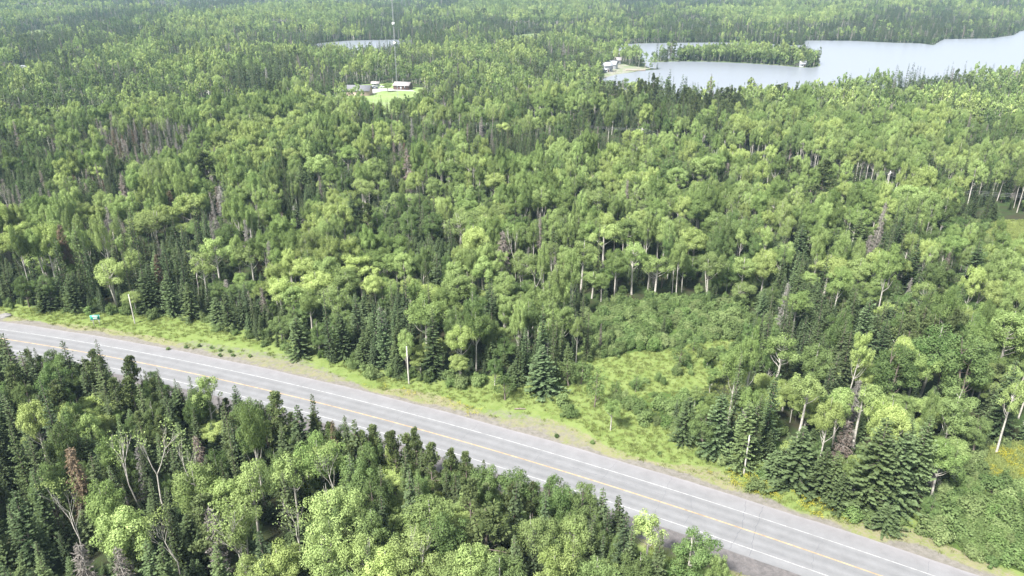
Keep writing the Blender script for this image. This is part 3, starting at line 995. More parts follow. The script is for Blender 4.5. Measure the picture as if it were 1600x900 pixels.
# hero trees: kind, photo pixel of the top, height m, width m
HERO = [('fir', 462, 495, -557, 6), ('fir', 531, 490, -560, 5.5), ('spruce', 554, 457, -545, 4), ('green', 494, 497, -557, 4), ('fir', 566, 514, -565, 3.6), ('fir', 585, 519, -572, 3.8),
 ('fir', 673, 486, -588, 7), ('fir', 612, 532, -582, 4), ('aspen', 632, 507, -592, 3.6), ('aspen', 662, 461, -560, 8), ('aspen', 718, 500, -588, 6.5), ('birch', 786, 470, -545, 4), ('fir', 766, 530, -575, 4),
 ('round', 789, 584, -625, 5.4), ('fir', 849, 541, -612, 8.4), ('round', 890, 560, -603, 5.2), ('round', 909, 562, -600, 4.6), ('round', 932, 573, -636, 4.8), ('round', 965, 592, -622, 2.6), ('round', 995, 587, -612, 3.4),
 ('round', 1063, 539, -572, 5.4), ('round', 1086, 523, -548, 4), ('aspen', 957, 622, -672, 4), ('fir', 1130, 615, -712, 6.4), ('fir', 1172, 627, -735, 5.5), ('fir', 1075, 618, -692, 5), ('fir', 1257, 664, -760, 8.4),
 ('fir', 1295, 698, -775, 6), ('fir', 1310, 707, -783, 4.5), ('fir', 1322, 739, -797, 5), ('fir', 1391, 790, -827, 5), ('fir', 1386, 652, -800, 9), ('fir', 1421, 676, -800, 8), ('fir', 1453, 650, -785, 6.5),
 ('dead', 1327, 655, -735, 4.5), ('fir', 1360, 464, 16, 5.5), ('fir', 1388, 497, 14, 5.5), ('green', 1412, 533, 15, 9.5), ('green', 1468, 498, 17, 10), ('green', 1532, 518, 17, 10), ('birch', 1267, 574, 15, 7.5),
 ('birch', 1356, 591, 14, 6.5), ('birch', 1223, 517, 14, 7.5), ('spruce', 1310, 550, 13, 3.6), ('spruce', 1299, 574, 12, 3), ('spruce', 1323, 499, 14, 3.6), ('spruce', 1331, 515, 14, 3.6), ('aspen', 1592, 477, 16, 9),
 ('birch', 1594, 590, 15, 5), ('green', 1280, 525, 13, 7), ('aspen', 1440, 545, 13, 7), ('green', 1500, 600, 13, 7),
 ('aspen', 846, 288, 15, 8), ('pale', 931, 290, 15, 9.5), ('aspen', 882, 296, 14, 7), ('green', 934, 269, 13, 6), ('green', 1042, 240, 15, 13), ('aspen', 1102, 237, 16, 11), ('round', 1086, 287, 8, 5), ('aspen', 1094, 308, 14, 10),
 ('aspen', 1127, 328, 14, 10), ('birch', 946, 345, 15, 9), ('aspen', 985, 333, 15, 9), ('birch', 911, 367, 16, 7.5), ('birch', 993, 373, 15, 7), ('birch', 927, 420, 8, 7), ('birch', 1028, 397, 12, 7), ('aspen', 1091, 348, 14, 10),
 ('pale', 1114, 390, 13, 8), ('birch', 1165, 395, 13, 7.5), ('aspen', 1199, 392, 13, 8), ('pale', 818, 389, 13, 8.5), ('bare', 836, 410, 12, 6), ('rust', 886, 404, 10, 3.4), ('aspen', 1060, 255, 14, 9),
 ('pine', 1293, 245, 18, 10.5), ('aspen', 1425, 283, 14, 11), ('aspen', 1457, 288, 13, 9), ('aspen', 1392, 302, 14, 9), ('aspen', 1352, 277, 13, 9), ('aspen', 1322, 277, 13, 8), ('green', 1483, 302, 14, 8), ('fir', 1348, 326, 15, 6.5),
 ('dead', 1325, 330, 12, 2), ('aspen', 1287, 349, 13, 8), ('fir', 1256, 348, 13, 6), ('aspen', 1300, 392, 12, 10), ('aspen', 1373, 384, 13, 8.5), ('aspen', 1398, 393, 12, 7.5), ('aspen', 1347, 397, 12, 7), ('fir', 1441, 370, 15, 6),
 ('green', 1503, 337, 11, 11), ('green', 1457, 352, 11, 8), ('fir', 1536, 374, 15, 8.5), ('green', 1476, 400, 13, 8), ('dead', 1386, 280, 9, 5), ('dead', 1393, 283, 9, 4),
 ('aspen', 495, 238, 15, 11), ('aspen', 540, 224, 14, 9), ('green', 420, 243, 13, 8), ('aspen', 455, 225, 14, 9), ('pale', 569, 276, 13, 10), ('dead', 636, 230, 19, 6), ('aspen', 712, 250, 14, 10), ('aspen', 676, 272, 13, 7),
 ('aspen', 772, 264, 13, 9), ('aspen', 725, 285, 13, 9), ('aspen', 728, 303, 12, 8), ('round', 496, 296, 10, 4.6), ('fir', 461, 316, 13, 7), ('pine', 573, 314, 15, 6.5), ('fir', 548, 299, 14, 6.5), ('green', 635, 322, 14, 6.5),
 ('pale', 726, 325, 14, 12), ('green', 676, 325, 13, 8), ('bare', 605, 311, 11, 4.5), ('aspen', 588, 383, 13, 8.5), ('aspen', 617, 385, 13, 7.5), ('aspen', 560, 394, 12, 8), ('aspen', 508, 394, 13, 8), ('aspen', 468, 396, 13, 8),
 ('aspen', 540, 414, 12, 9), ('aspen', 583, 423, 11, 6), ('aspen', 492, 418, 12, 9), ('aspen', 638, 425, 12, 5), ('aspen', 433, 428, 12, 8), ('aspen', 455, 440, 11, 7), ('aspen', 709, 403, 12, 8), ('aspen', 716, 423, 12, 9),
 ('aspen', 757, 396, 13, 8), ('aspen', 787, 418, 12, 6), ('aspen', 630, 384, 14, 6), ('spruce', 668, 370, 14, 3.6), ('spruce', 681, 393, 14, 4), ('dead', 784, 360, 14, 6), ('pale', 520, 446, 11, 8), ('aspen', 480, 450, 11, 6),
 ('pine', 315, 234, 16, 11), ('aspen', 290, 299, 14, 10.5), ('pale', 229, 326, 13, 12.5), ('rust', 262, 294, 11, 5), ('dead', 342, 288, 15, 5.5), ('green', 352, 343, 12, 8), ('aspen', 372, 290, 13, 9), ('aspen', 285, 233, 13, 7),
 ('aspen', 182, 311, 13, 6), ('aspen', 145, 314, 12, 5), ('aspen', 120, 319, 12, 6), ('aspen', 22, 357, 12, 9.5), ('aspen', 65, 345, 12, 6), ('spruce', 220, 368, 13, 3.4), ('spruce', 174, 373, 12, 3.2), ('spruce', 142, 371, 12, 3),
 ('spruce', 268, 335, 13, 3.2), ('rust', 90, 347, 16, 4.5), ('dead', 185, 272, 14, 5), ('dead', 10, 318, 11, 5), ('dead', 30, 322, 11, 5.5), ('birch', 330, 365, 16, 7), ('birch', 311, 390, 14, 6), ('birch', 387, 379, 14, 7),
 ('pale', 165, 402, 13, 10), ('fir', 221, 420, -491, 6.5), ('fir', 257, 422, -493, 5.5), ('rust', 240, 394, 12, 3.4), ('fir', 290, 440, -499, 6), ('fir', 350, 455, -516, 4.6), ('fir', 60, 440, -486, 6), ('fir', 105, 425, -487, 5.5),
 ('spruce', 97, 532, 15, 4.6), ('spruce', 4, 520, 18, 5), ('spruce', 30, 547, 15, 4.4), ('spruce', 152, 554, 14, 4.2), ('spruce', 128, 556, 13, 2.6), ('spruce', 168, 569, 12, 2.6), ('spruce', 246, 586, 11, 2.8), ('pine', 203, 584, 12, 5.4),
 ('birch', 316, 580, 14.5, 5.2), ('green', 300, 597, 13, 4.6), ('green', 383, 612, 12, 5), ('pine', 427, 605, 15, 5.5), ('spruce', 463, 632, 13, 5), ('rust', 519, 651, 12, 2.4), ('spruce', 538, 649, 13, 2.8), ('spruce', 554, 653, 13, 4),
 ('pine', 619, 659, 14, 3.8), ('pine', 647, 664, 14, 3.8), ('pine', 672, 686, 13, 4.4), ('pine', 703, 697, 12, 4), ('pine', 727, 700, 12, 3.6), ('green', 763, 716, 12, 6), ('green', 808, 725, 12, 6), ('green', 860, 734, 12, 5.5),
 ('rust', 892, 765, 10, 2.2), ('green', 916, 749, 13, 6.4), ('spruce', 947, 764, 12, 3.6), ('spruce', 972, 775, 11, 3.6), ('birch', 1016, 796, 12, 5.6), ('green', 1086, 827, 12, 8.5), ('spruce', 989, 820, 12, 2.4),
 ('spruce', 42, 682, 14, 3.6), ('bare', 192, 672, 16, 7), ('bare', 226, 668, 16, 8), ('rust', 106, 694, 15, 4.8), ('dead', 117, 848, 12, 4.6), ('dead', 180, 853, 12, 4), ('aspen', 150, 752, 14, 8), ('aspen', 186, 788, 14, 10),
 ('aspen', 172, 678, 13, 7), ('aspen', 296, 718, 14, 9), ('pine', 313, 762, 15, 8), ('aspen', 347, 738, 13, 7.5), ('pale', 366, 780, 14, 8), ('birch', 383, 716, 15, 6), ('fir', 335, 848, 12, 4.6), ('fir', 246, 845, 12, 5),
 ('fir', 222, 848, 12, 5), ('fir', 45, 728, 14, 4.6), ('fir', 20, 765, 14, 5), ('fir', 118, 670, 12, 4), ('aspen', 486, 682, 15, 9), ('birch', 449, 696, 15, 7.5), ('pale', 518, 752, 15, 11), ('pale', 505, 815, 15, 10), ('green', 582, 733, 13, 7.5),
 ('green', 577, 785, 13, 7.5), ('green', 677, 800, 14, 10), ('aspen', 668, 770, 14, 10), ('pine', 760, 790, 13, 12), ('pale', 645, 838, 13, 10), ('aspen', 600, 850, 13, 8), ('aspen', 730, 845, 13, 9), ('spruce', 594, 726, 12, 2.8),
 ('spruce', 592, 772, 12, 2.8), ('spruce', 545, 705, 14, 3), ('green', 540, 880, 12, 9), ('pale', 708, 865, 12, 8), ('green', 780, 860, 13, 9), ('pale', 840, 800, 12, 8), ('aspen', 870, 860, 12, 8), ('green', 935, 860, 11, 8),
 ('aspen', 900, 800, 12, 7), ('green', 1000, 860, 10, 7), ('fir', 10, 875, 13, 5), ('fir', 60, 870, 12, 4.6), ('pale', 390, 860, 12, 7), ('aspen', 430, 845, 13, 8), ('spruce', 410, 830, 14, 4)]
HERO += [('bare', 368, 772, 15, 6), ('bare', 262, 800, 14, 5), ('bare', 640, 832, 14, 5), ('bare', 300, 690, 15, 5), ('bare', 520, 700, 15, 5), ('bare', 95, 760, 15, 5), ('bare', 450, 780, 14, 5), ('pale', 560, 830, 14, 6), ('dead', 325, 790, 13, 4)]
HERO += [('bush', x, y, .9, 1.3) for x, y in ((290, 538), (311, 536), (330, 539), (344, 543), (358, 545), (363, 551), (343, 551), (926, 686), (1031, 704), (870, 676), (390, 552), (262, 541))]
HERO += [('bush', x, y, 3.0, 4.4) for x, y in ((150, 462), (170, 472), (195, 473), (215, 470), (265, 470), (235, 480), (577, 570), (700, 575), (718, 585), (745, 582), (1185, 742), (1335, 788), (880, 612), (890, 628), (1010, 640), (1350, 700), (1040, 520), (1000, 520), (970, 530), (1120, 540), (1150, 548))]
trees = []                                   # kind, x, y, z, H, W, hero
for k, px, py, H, W in HERO:
    if py > 590 and px < 1120 and W > 6: W *= .8      # foreground crowns are slender
    z = 0.0
    if H < 0:                                # given by the row where its foot stands
        v = (py - 450) / F
        y = float(un(px, -H)[1])
        H = CAMH - y * (math.sin(PITCH) + v * math.cos(PITCH)) / (math.cos(PITCH) - v * math.sin(PITCH))
    for _ in range(3):
        x, y = un(px, py, z + H)
        z = float(terrain(np.array([x]), np.array([y]))[0])
    trees.append((k, float(x), float(y), z, H, W, 1))
hx = np.array([t[1] for t in trees]); hy = np.array([t[2] for t in trees]); hw = np.array([t[5] for t in trees]); hh = np.array([t[4] for t in trees])

def allowed(x, y, zt=0):
    lat = lateral(x, y)
    near_lim = np.interp(x, [-140, -60, 0, 20, 40, 60], [-13, -14, -13.5, -16, -20, -24])
    ok = (lat < near_lim) | (lat > 12)
    ok &= ~(inside(OPEN, x, y))
    ok &= ~inside(LAKE_R, x, y) | (inside(ISLE_R, x, y) & (polydist(ISLE_R, x, y) > 1.5))
    ok &= ~inside(POND_R, x, y)
    for c in CLEAR + MARSH: ok &= ~inside(c, x, y)
    ok &= polydist(LINEW, x, y, False) > np.where(x > 150, 7, 12)
    ok &= (polydist(LAKE_R, x, y) > 2.5)
    return ok
def scatter(d0, d1, cell, kinds_fn, lomax=None):
    ymax = d1
    xs = np.arange(-d1 * .80 - 20, d1 * .80 + 20, cell)
    ys = np.arange(max(52, d0 * .72), ymax, cell)
    X, Y = np.meshgrid(xs, ys)
    X = X + rng.uniform(-.42, .42, X.shape) * cell + (np.arange(len(ys)) % 2)[:, None] * cell * .5
    Y = Y + rng.uniform(-.42, .42, Y.shape) * cell
    X, Y = X.ravel(), Y.ravel()
    D = np.hypot(X, Y)
    m = (D >= d0) & (D < d1) & (np.abs(X) < .735 * Y + 26)
    X, Y = X[m], Y[m]
    m = allowed(X, Y) & ((noise2(X, Y, 17, 61) < .82) | (d0 < 50) & (Y < 60))
    return X[m], Y[m]
def kind_of(x, y, z, n):
    px, py, _ = proj(x, y, z + 8.0)
    # soft cell borders
    jx = px + rng.normal(0, 14, n)
    jy = py + rng.normal(0, 10, n) * np.clip(py / 300, .2, 1)
    ci = np.clip((jx / 50).astype(int), 0, 31)
    ri = np.clip((jy / 50).astype(int), 0, 17)
    out = []
    nn = noise2(x, y, 60, 31)
    u = rng.uniform(0, 1, n)
    n3 = np.where(y < 700, noise2(x, y, 150, 33), noise2(x, y * .55, 420, 34))
    for i in range(n):
        ch = GRID[ri[i]][ci[i]]
        if ch in 'gu': ch = 'm'
        if ri[i] < 3:
            ch = 'a' if n3[i] + .4 * nn[i] > .25 else ('s' if n3[i] < -.05 else 'm')
        elif ch == 'm' and nn[i] > .55: ch = 'a'
        elif ch == 'm' and nn[i] < -.55: ch = 's'
        a = 0
        for kk, p in MIX[ch]:
            a += p
            if u[i] <= a: break
        out.append(kk)
    return out
LOWZ = gpoly([(1020, 606), (1110, 566), (1165, 556), (1185, 600), (1150, 660), (1085, 697), (1040, 668), (985, 645), (968, 622)])
cand = []
for d0, d1, cell in ((50, 430, 3.55), (430, 980, 4.6), (980, 1500, 6.5), (1500, 3300, 10.5)):
    x, y = scatter(d0, d1, cell, None)
    z = terrain(x, y)
    ks = kind_of(x, y, z, len(x))
    # low scrub polygons
    bsh = np.zeros(len(x), bool)
    if d0 < 400:
        for b in BUSHY: bsh |= inside(b, x, y)
    # groves: neighbours tend to be of one kind, domed towards the middle
    gc = 12.5 if d0 < 430 else (17 if d0 < 980 else 26)
    gi_, gj_ = np.floor(x / gc).astype(int), np.floor(y / gc).astype(int)
    best = np.full(len(x), 1e9); bid = np.zeros(len(x), np.int64)
    for di in (-1, 0, 1):
        for dj in (-1, 0, 1):
            a_, b_ = gi_ + di, gj_ + dj
            h_ = (a_ * 73856093) ^ (b_ * 19349663)
            fx = ((h_ * 2654435761) % 10007) / 10007.0
            fy = ((h_ * 40503 + 977) % 10009) / 10009.0
            dd_ = np.hypot((a_ + fx) * gc - x, (b_ + fy) * gc - y)
            t_ = dd_ < best
            best = np.where(t_, dd_, best); bid = np.where(t_, h_, bid)
    first = {}
    same = rng.uniform(0, 1, len(x)) < .74
    for i in range(len(x)):
        b_ = int(bid[i])
        if b_ not in first: first[b_] = ks[i] if ks[i] not in ('dead', 'rust', 'bare') else 'spruce'
        elif same[i] and ks[i] not in ('dead', 'rust', 'bare'): ks[i] = first[b_]
    hfac = ((bid * 7919) % 1009) / 1009.0 * .34 + .83
    dome = 1.06 - .22 * np.clip(best / gc, 0, 1) ** 2 * 1.6
    tall = (1 + .10 * noise2(x, y, 45, 41) + .08 * noise2(x, y, 120, 42)) * hfac * dome
    big = 1.0 if d0 < 900 else (1.2 if d0 < 1500 else 1.55)
    edge_d = np.where(y > 0, polydist(e, x, y, False), 99) if d0 < 400 else np.full(len(x), 99.)
    lowz = inside(LOWZ, x, y)
    lat_ = lateral(x, y)
    for i in range(len(x)):
        k = ks[i]
        if bsh[i]:
            if rng.uniform() < .93: k = 'bush'
            elif k in ('aspen', 'birch', 'pale'): k = 'green'
        H0, sH, W0, sW = HW[k]
        H = max(H0 * .45, rng.normal(H0, sH)) * (tall[i] if k != 'bush' else 1)
        W = max(W0 * .55, rng.normal(W0, sW)) * big
        if bsh[i] and k != 'bush': H *= .55; W *= .7
        if lowz[i] and rng.uniform() < .35: continue
        if lowz[i]: H = min(H * .5, 5.2); W = min(W * .7, 3.2)
        if -22 < lat_[i] < 0: H = min(H, 10.5)
        if edge_d[i] < 5 and k in ('aspen', 'pale', 'birch'): H *= .8
        if d0 < 430:
            dd = np.hypot(hx - x[i], hy - y[i])
            if (dd < np.minimum(hw * .34, 2.6)).any() and k != 'bush': continue
            # keep a lower tree just in front of a hero, so the hero shows
            v = (hy - y[i] > 0) & (hy - y[i] < 13) & (np.abs(hx * y[i] / hy - x[i]) < hw * .5) & (hh > 6)
            if v.any() and k != 'bush': H = min(H, 7.5) * .9
            v = (hy - y[i] > 0) & (hy - y[i] < 7) & (np.abs(hx - x[i]) < hw * .55) & (hh < 6) & (hh > 3)
            if v.any(): continue
        cand.append((k, float(x[i]), float(y[i]), float(z[i]), float(H), float(W), 0, int(bid[i]) % 97))
trees += cand
for nb_, b in enumerate(BUSHY):              # dense scrub
    sp_ = 1.55 if nb_ == 1 else 1.95
    bx, by = np.meshgrid(np.arange(b[:, 0].min(), b[:, 0].max(), sp_), np.arange(b[:, 1].min(), b[:, 1].max(), sp_))
    bx = (bx + rng.uniform(-1, 1, bx.shape)).ravel()
    by = (by + rng.uniform(-1, 1, by.shape)).ravel()
    mm = inside(b, bx, by) & (np.abs(bx) < 1.0 * by) & ~inside(CLEAR[0], bx, by) & ~inside(CLEAR[1], bx, by) & (rng.uniform(0, 1, len(bx)) < .88)
    for a_, b_ in zip(bx[mm], by[mm]):
        if (np.hypot(hx - a_, hy - b_) < 2).any(): continue
        hh_ = max(1.0, rng.normal(1.8 if nb_ == 2 else 2.4, .8))
        trees.append(('bush', float(a_), float(b_), 0.0, hh_, hh_ * rng.uniform(1.1, 1.8), 0))
for pl, wd in ((LAKE_R, 1), (ISLE_R, -1), (POND_R, 1)):   # shoreline thicket
    for i in range(len(pl)):
        a_, b_ = pl[i], pl[(i + 1) % len(pl)]
        for q in range(max(1, int(np.hypot(*(b_ - a_)) / 3))):
            p = a_ + (b_ - a_) * rnd.random() + np.array([rnd.uniform(-1, 1), rnd.uniform(-1, 1)])
            if wd < 0:
                cI = ISLE.mean(0)
                p = p + (cI - p) / np.hypot(*(cI - p)) * rnd.uniform(1, 5)
            else:
                p = p + np.array([rnd.uniform(-2, 2), rnd.uniform(0, 5) if p[1] > pl[:, 1].mean() else rnd.uniform(-5, 0)])
            if abs(p[0]) > .75 * p[1] or bool(inside(LAKE_R, np.array([p[0]]), np.array([p[1]]))[0]) != (wd < 0): continue
            if inside(CLEAR[3], np.array([p[0]]), np.array([p[1]]))[0]: continue
            k = rnd.choice(['bush', 'bush', 'fir', 'green'])
            H = rnd.uniform(2.5, 5) if k == 'bush' else rnd.uniform(5, 9)
            trees.append((k, float(p[0]), float(p[1]), 0.0, H, H * (.9 if k == 'bush' else .5), 0))
n_i = 0                                      # the island and the point are packed closer
bx = rng.uniform(ISLE_R[:, 0].min(), ISLE_R[:, 0].max(), 4200)
by = rng.uniform(ISLE_R[:, 1].min(), ISLE_R[:, 1].max(), 4200)
mm = inside(ISLE_R, bx, by) & (polydist(ISLE_R, bx, by) > 2)
ppx, ppy, _ = proj(bx, by, 0)
mm &= (ppx > 1060) | (rng.uniform(0, 1, len(bx)) < .25)
mm &= ~((np.abs(ppx - 1253) < 7) & (ppy > 100))
for a_, b_ in list(zip(bx[mm], by[mm]))[:900]:
    k = rnd.choice(['fir', 'fir', 'green', 'spruce', 'aspen', 'green'])
    H0, sH, W0, sW = HW[k]
    trees.append((k, float(a_), float(b_), 0.1, rnd.gauss(H0, 1.5) * .9, W0, 0))
# young growth filling the gaps under the near forest
ux, uy = scatter(60, 400, 4.3, None)
uz = terrain(ux, uy)
uin = np.zeros(len(ux), bool)
for b in BUSHY: uin |= inside(b, ux, uy)
for a_, b_, c_, u_ in zip(ux, uy, uz, uin):
    if u_ or bool(inside(LOWZ, np.array([a_]), np.array([b_]))[0]): continue
    k = rnd.choice(['fir', 'fir', 'spruce', 'fir', 'spruce', 'bush', 'green'])
    H = rnd.uniform(2, 3) if k == 'bush' else rnd.uniform(3, 6)
    trees.append((k, float(a_), float(b_), float(c_), H, H * {'fir': .5, 'spruce': .3, 'green': .55, 'bush': 1.2}[k], 0))
for q in range(420):                         # slim tops standing along the near shoulder
    x_ = rnd.uniform(-150, 30)
    px_, py_ = road_pt(x_, np.interp(x_, [-140, -60, 0, 20, 40], [-13.5, -14.5, -14, -16, -20]) - abs(rnd.gauss(0, 4)) * (1 if q < 210 else 5))
    k = rnd.choice(['spruce', 'spruce', 'pine', 'green', 'spruce'])
    H = rnd.uniform(6, 11) if q < 210 else rnd.uniform(9, 14)
    trees.append((k, float(px_), float(py_), 0.0, H, H * {'spruce': .24, 'pine': .36, 'green': .42}[k], 0))
# understory along forest edges: bushes and saplings
ed = e
for i in range(len(ed) - 1):
    L = np.hypot(*(ed[i + 1] - ed[i]))
    for k in range(int(L / 1.5)):
        p = ed[i] + (ed[i + 1] - ed[i]) * rnd.random() + np.array([rnd.uniform(-1.5, 1.5), rnd.uniform(-.8, 3.2)])
        trees.append(('bush', float(p[0]), float(p[1]), 0.0, rnd.uniform(1.2, 3.0), rnd.uniform(1.8, 3.6), 0))
for k in range(130):                         # scrub between shoulder and near forest
    x = rnd.uniform(-150, 75)
    la = np.interp(x, [-140, -60, 0, 20, 40, 60], [-13, -14, -13.5, -16, -20, -24])
    px, py = road_pt(x, la + rnd.uniform(-1, 3.0))
    trees.append(('bush', float(px), float(py), 0.0, rnd.uniform(.9, 2.4), rnd.uniform(1.4, 3.0), 0))

# ------------------------------------------------------------------ plain-word places for the labels
LM = [(150, 495, 'the green road sign'), (208, 485, 'the leftmost utility pole'), (638, 570, 'the middle utility pole'), (1165, 710, 'the rightmost utility pole'),
      (850, 580, 'the broad clearing fir'), (932, 605, 'the round clearing tree'), (1010, 540, 'the grass clearing'), (1345, 775, 'the pale rock outcrop'),
      (560, 150, 'the long grey-roofed house'), (495, 165, 'the twin-post power pole'), (622, 160, 'the radio mast'), (1030, 232, 'the power line strip'),
      (1560, 355, 'the right-edge glade'), (1570, 725, 'the yellow-flowered meadow'), (212, 700, 'the bare birches'), (106, 725, 'the lower rusty spruce'),
      (90, 390, 'the tall rusty spruce'), (342, 320, 'the bare brown spruce'), (636, 255, 'the tall grey spruce'), (1293, 270, 'the broad power-line pine'),
      (1390, 300, 'the power-line dead stubs'), (518, 785, 'the pale forked aspen'), (1086, 850, 'the last shoulder-side crown'), (1391, 808, 'the small lone fir'),
      (1412, 560, 'the big round dark crown'), (960, 410, 'the white aspen stems'), (12, 495, 'the verge boulder'), (315, 260, 'the upper left pale pine'), (20, 340, 'the left edge dead trees'),
      (540, 415, 'the bright aspen belt'), (790, 430, 'the middle pole aspens'), (1110, 400, 'the yellowish aspens'), (1370, 410, 'the brightest right-hand aspens'),
      (750, 290, 'the rounded central aspens'), (230, 350, 'the big pale left-hand crown'), (1540, 540, 'the huge right-edge aspen'), (1257, 700, 'the bushy roadside firs'),
      (1400, 700, 'the tallest roadside firs'), (400, 620, 'the near left-bend crowns'), (640, 690, 'the ragged shoulder pines'), (950, 790, 'the dark shoulder spires'),
      (760, 820, 'the wide bottom pine'), (180, 860, 'the bottom-left dead tops'), (330, 800, 'the shaggy lower-left pine'), (30, 600, 'the left-edge spires'),
      (30, 800, 'the bottom left corner'), (650, 860, 'the bottom-edge middle'), (930, 870, 'the bottom shoulder crowns'), (450, 250, 'the left-centre aspens'), (1180, 300, 'the below-line aspens'),
      (1500, 200, 'the beyond-line stand'), (1250, 170, 'the below-lake slope'), (800, 170, 'the mast-side stand'), (300, 170, 'the upper-left stand'), (860, 240, 'the dark line-side stand'),
      (600, 340, 'the dark centre-left firs'), (1200, 600, 'the clearing-side stand'), (1550, 640, 'the right-edge stems'), (430, 500, 'the left-centre firs')]
KN = {'aspen': ('aspen_tree', 'aspen', 'bright aspen', 'bright green aspens in the forest'), 'green': ('broadleaf_tree', 'broadleaf tree', 'leafy green tree', 'mid-green leafy trees in the forest'),
      'birch': ('birch_tree', 'birch', 'white birch', 'white-stemmed birches in the forest'), 'pale': ('pale_aspen_tree', 'aspen', 'pale greyish aspen', 'pale greyish-green aspens in the forest'),
      'fir': ('fir_tree', 'fir', 'broad blue-green fir', 'broad blue-green firs in the forest'), 'spruce': ('spruce_tree', 'spruce', 'slim dark spruce', 'slim dark spruces in the forest'),
      'pine': ('pine_tree', 'pine', 'olive pine', 'olive pines in the forest'), 'dead': ('dead_spruce', 'dead tree', 'dead spruce', 'grey dead spruces'),
      'rust': ('rusty_spruce', 'dead tree', 'rusty dying spruce', 'rusty brown dying spruces'), 'bare': ('bare_birch', 'bare tree', 'bare white birch', 'nearly bare white birches'),
      'bush': ('bush', 'bush', 'low green bush', 'low green bushes'), 'round': ('round_tree', 'small tree', 'small round tree', 'small round trees and tall shrubs')}
ORD = ['first', 'second', 'third', 'fourth', 'fifth', 'sixth', 'seventh', 'eighth', 'ninth', 'tenth', 'eleventh', 'twelfth', 'thirteenth', 'fourteenth', 'fifteenth', 'sixteenth', 'seventeenth', 'eighteenth', 'nineteenth', 'twentieth']
LMX = np.array([l[0] for l in LM], float)
LMY = np.array([l[1] for l in LM], float)

# ------------------------------------------------------------------ individuals and masses
kinds = sorted(KN)
indiv, mass = [], []
for k in kinds:
    L = [t for t in trees if t[0] == k]
    sc_ = []
    for t in L:
        px, py, dd = proj(t[1], t[2], t[3] + t[4] * .7)
        vis = (-8 < px < 1608) and (-5 < py < 915)
        # a rise in value for tree tops; trees far away come last
        sc_.append((0 if vis else 1, -(t[4] * t[5] / dd ** 2) * (8 if t[6] else 1)))
    order = sorted(range(len(L)), key=lambda i: sc_[i])
    cap = 296
    for n, i in enumerate(order):
        if n < cap and sc_[i][0] == 0: indiv.append(L[i])
        else: mass.append(L[i])
info = {}
for t in indiv:
    px, py, dd = proj(t[1], t[2], t[3] + t[4] * .7)
    d2 = (LMX - px) ** 2 + ((LMY - py) * 1.3) ** 2
    j = int(np.argmin(d2))
    dx, dy = px - LM[j][0], py - LM[j][1]
    if abs(dx) < 16 and abs(dy) < 12: rel = 'at'
    elif abs(dx) > abs(dy) * 1.2: rel = ('far ' if abs(dx) > 52 else 'just ') + ('left of' if dx < 0 else 'right of')
    else: rel = ('far ' if abs(dy) > 40 else 'just ') + ('behind' if dy < 0 else 'before')
    k = t[0]
    # size words compared with the kind's own average
    H0, sH, W0, sW = HW.get(k, (6, 2, 4.6, 1))
    sz = 'tall ' if t[4] > H0 * 1.12 else ('short ' if t[4] < H0 * .85 else '')
    if k == 'bush': sz = 'wide ' if t[5] > 3.4 else ('tiny ' if t[5] < 1.7 else '')
    info.setdefault((k, sz, rel, j), []).append((px, t))
def label_of(k, sz, rel, j, n, tot):
    s = KN[k][2]
    w_ = LM[j][2]
    if tot == 1:
        return f'{sz}{s} {rel} {w_}'
    o_ = 'leftmost' if n == 0 else ('rightmost' if n == tot - 1 else (ORD[n] if n < 20 else str(n + 1) + ('st' if n % 10 == 0 else 'nd' if n % 10 == 1 else 'rd' if n % 10 == 2 else 'th')) + ' from left')
    pl = s + ('es' if s.endswith(('h', 's')) else 's')
    t_ = f'{o_} of the {sz}{pl} {rel} {w_}'
    return t_ if len(t_.split()) <= 16 else f'{o_} of {sz}{pl} {rel} {w_}'
protoc = {}
for key, lst in sorted(info.items(), key=lambda q: (q[0][0], q[0][3], q[0][2], q[0][1])):
    k, sz, rel, j = key
    lst.sort(key=lambda q: q[0])
    for n, (px, t) in enumerate(lst):
        x, y, z, H, W, he = t[1:7]
        v = rnd.randrange(len(P[k]))
        if k == 'aspen': v = ((t[7] if len(t) > 7 else int(t[1] * 7) % 97) % 3 + 3 * rnd.randrange(2)) if rnd.random() < .8 else v
        cr_, tr_ = P[k][v]
        if k == 'aspen' and he: v = rnd.choice((1, 4, 1, 4, 0, 3, 2))
        nH, nW = NOM[k]
        root = empty(KN[k][0], (x, y, z - .02), rnd.uniform(0, 6.283), (W / nW, W / nW * rnd.uniform(.92, 1.08), H / nH))
        if k != 'bush' and rnd.random() < .5:
            root.rotation_euler = (rnd.gauss(0, .03), rnd.gauss(0, .03), root.rotation_euler[2])
        tag(root, label_of(k, sz, rel, j, n, len(lst)), KN[k][1], KN[k][3])
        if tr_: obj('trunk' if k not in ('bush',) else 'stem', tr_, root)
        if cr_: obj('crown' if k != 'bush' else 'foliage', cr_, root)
print('individuals', len(indiv), 'mass', len(mass), {k: sum(1 for t in indiv if t[0] == k) for k in kinds})

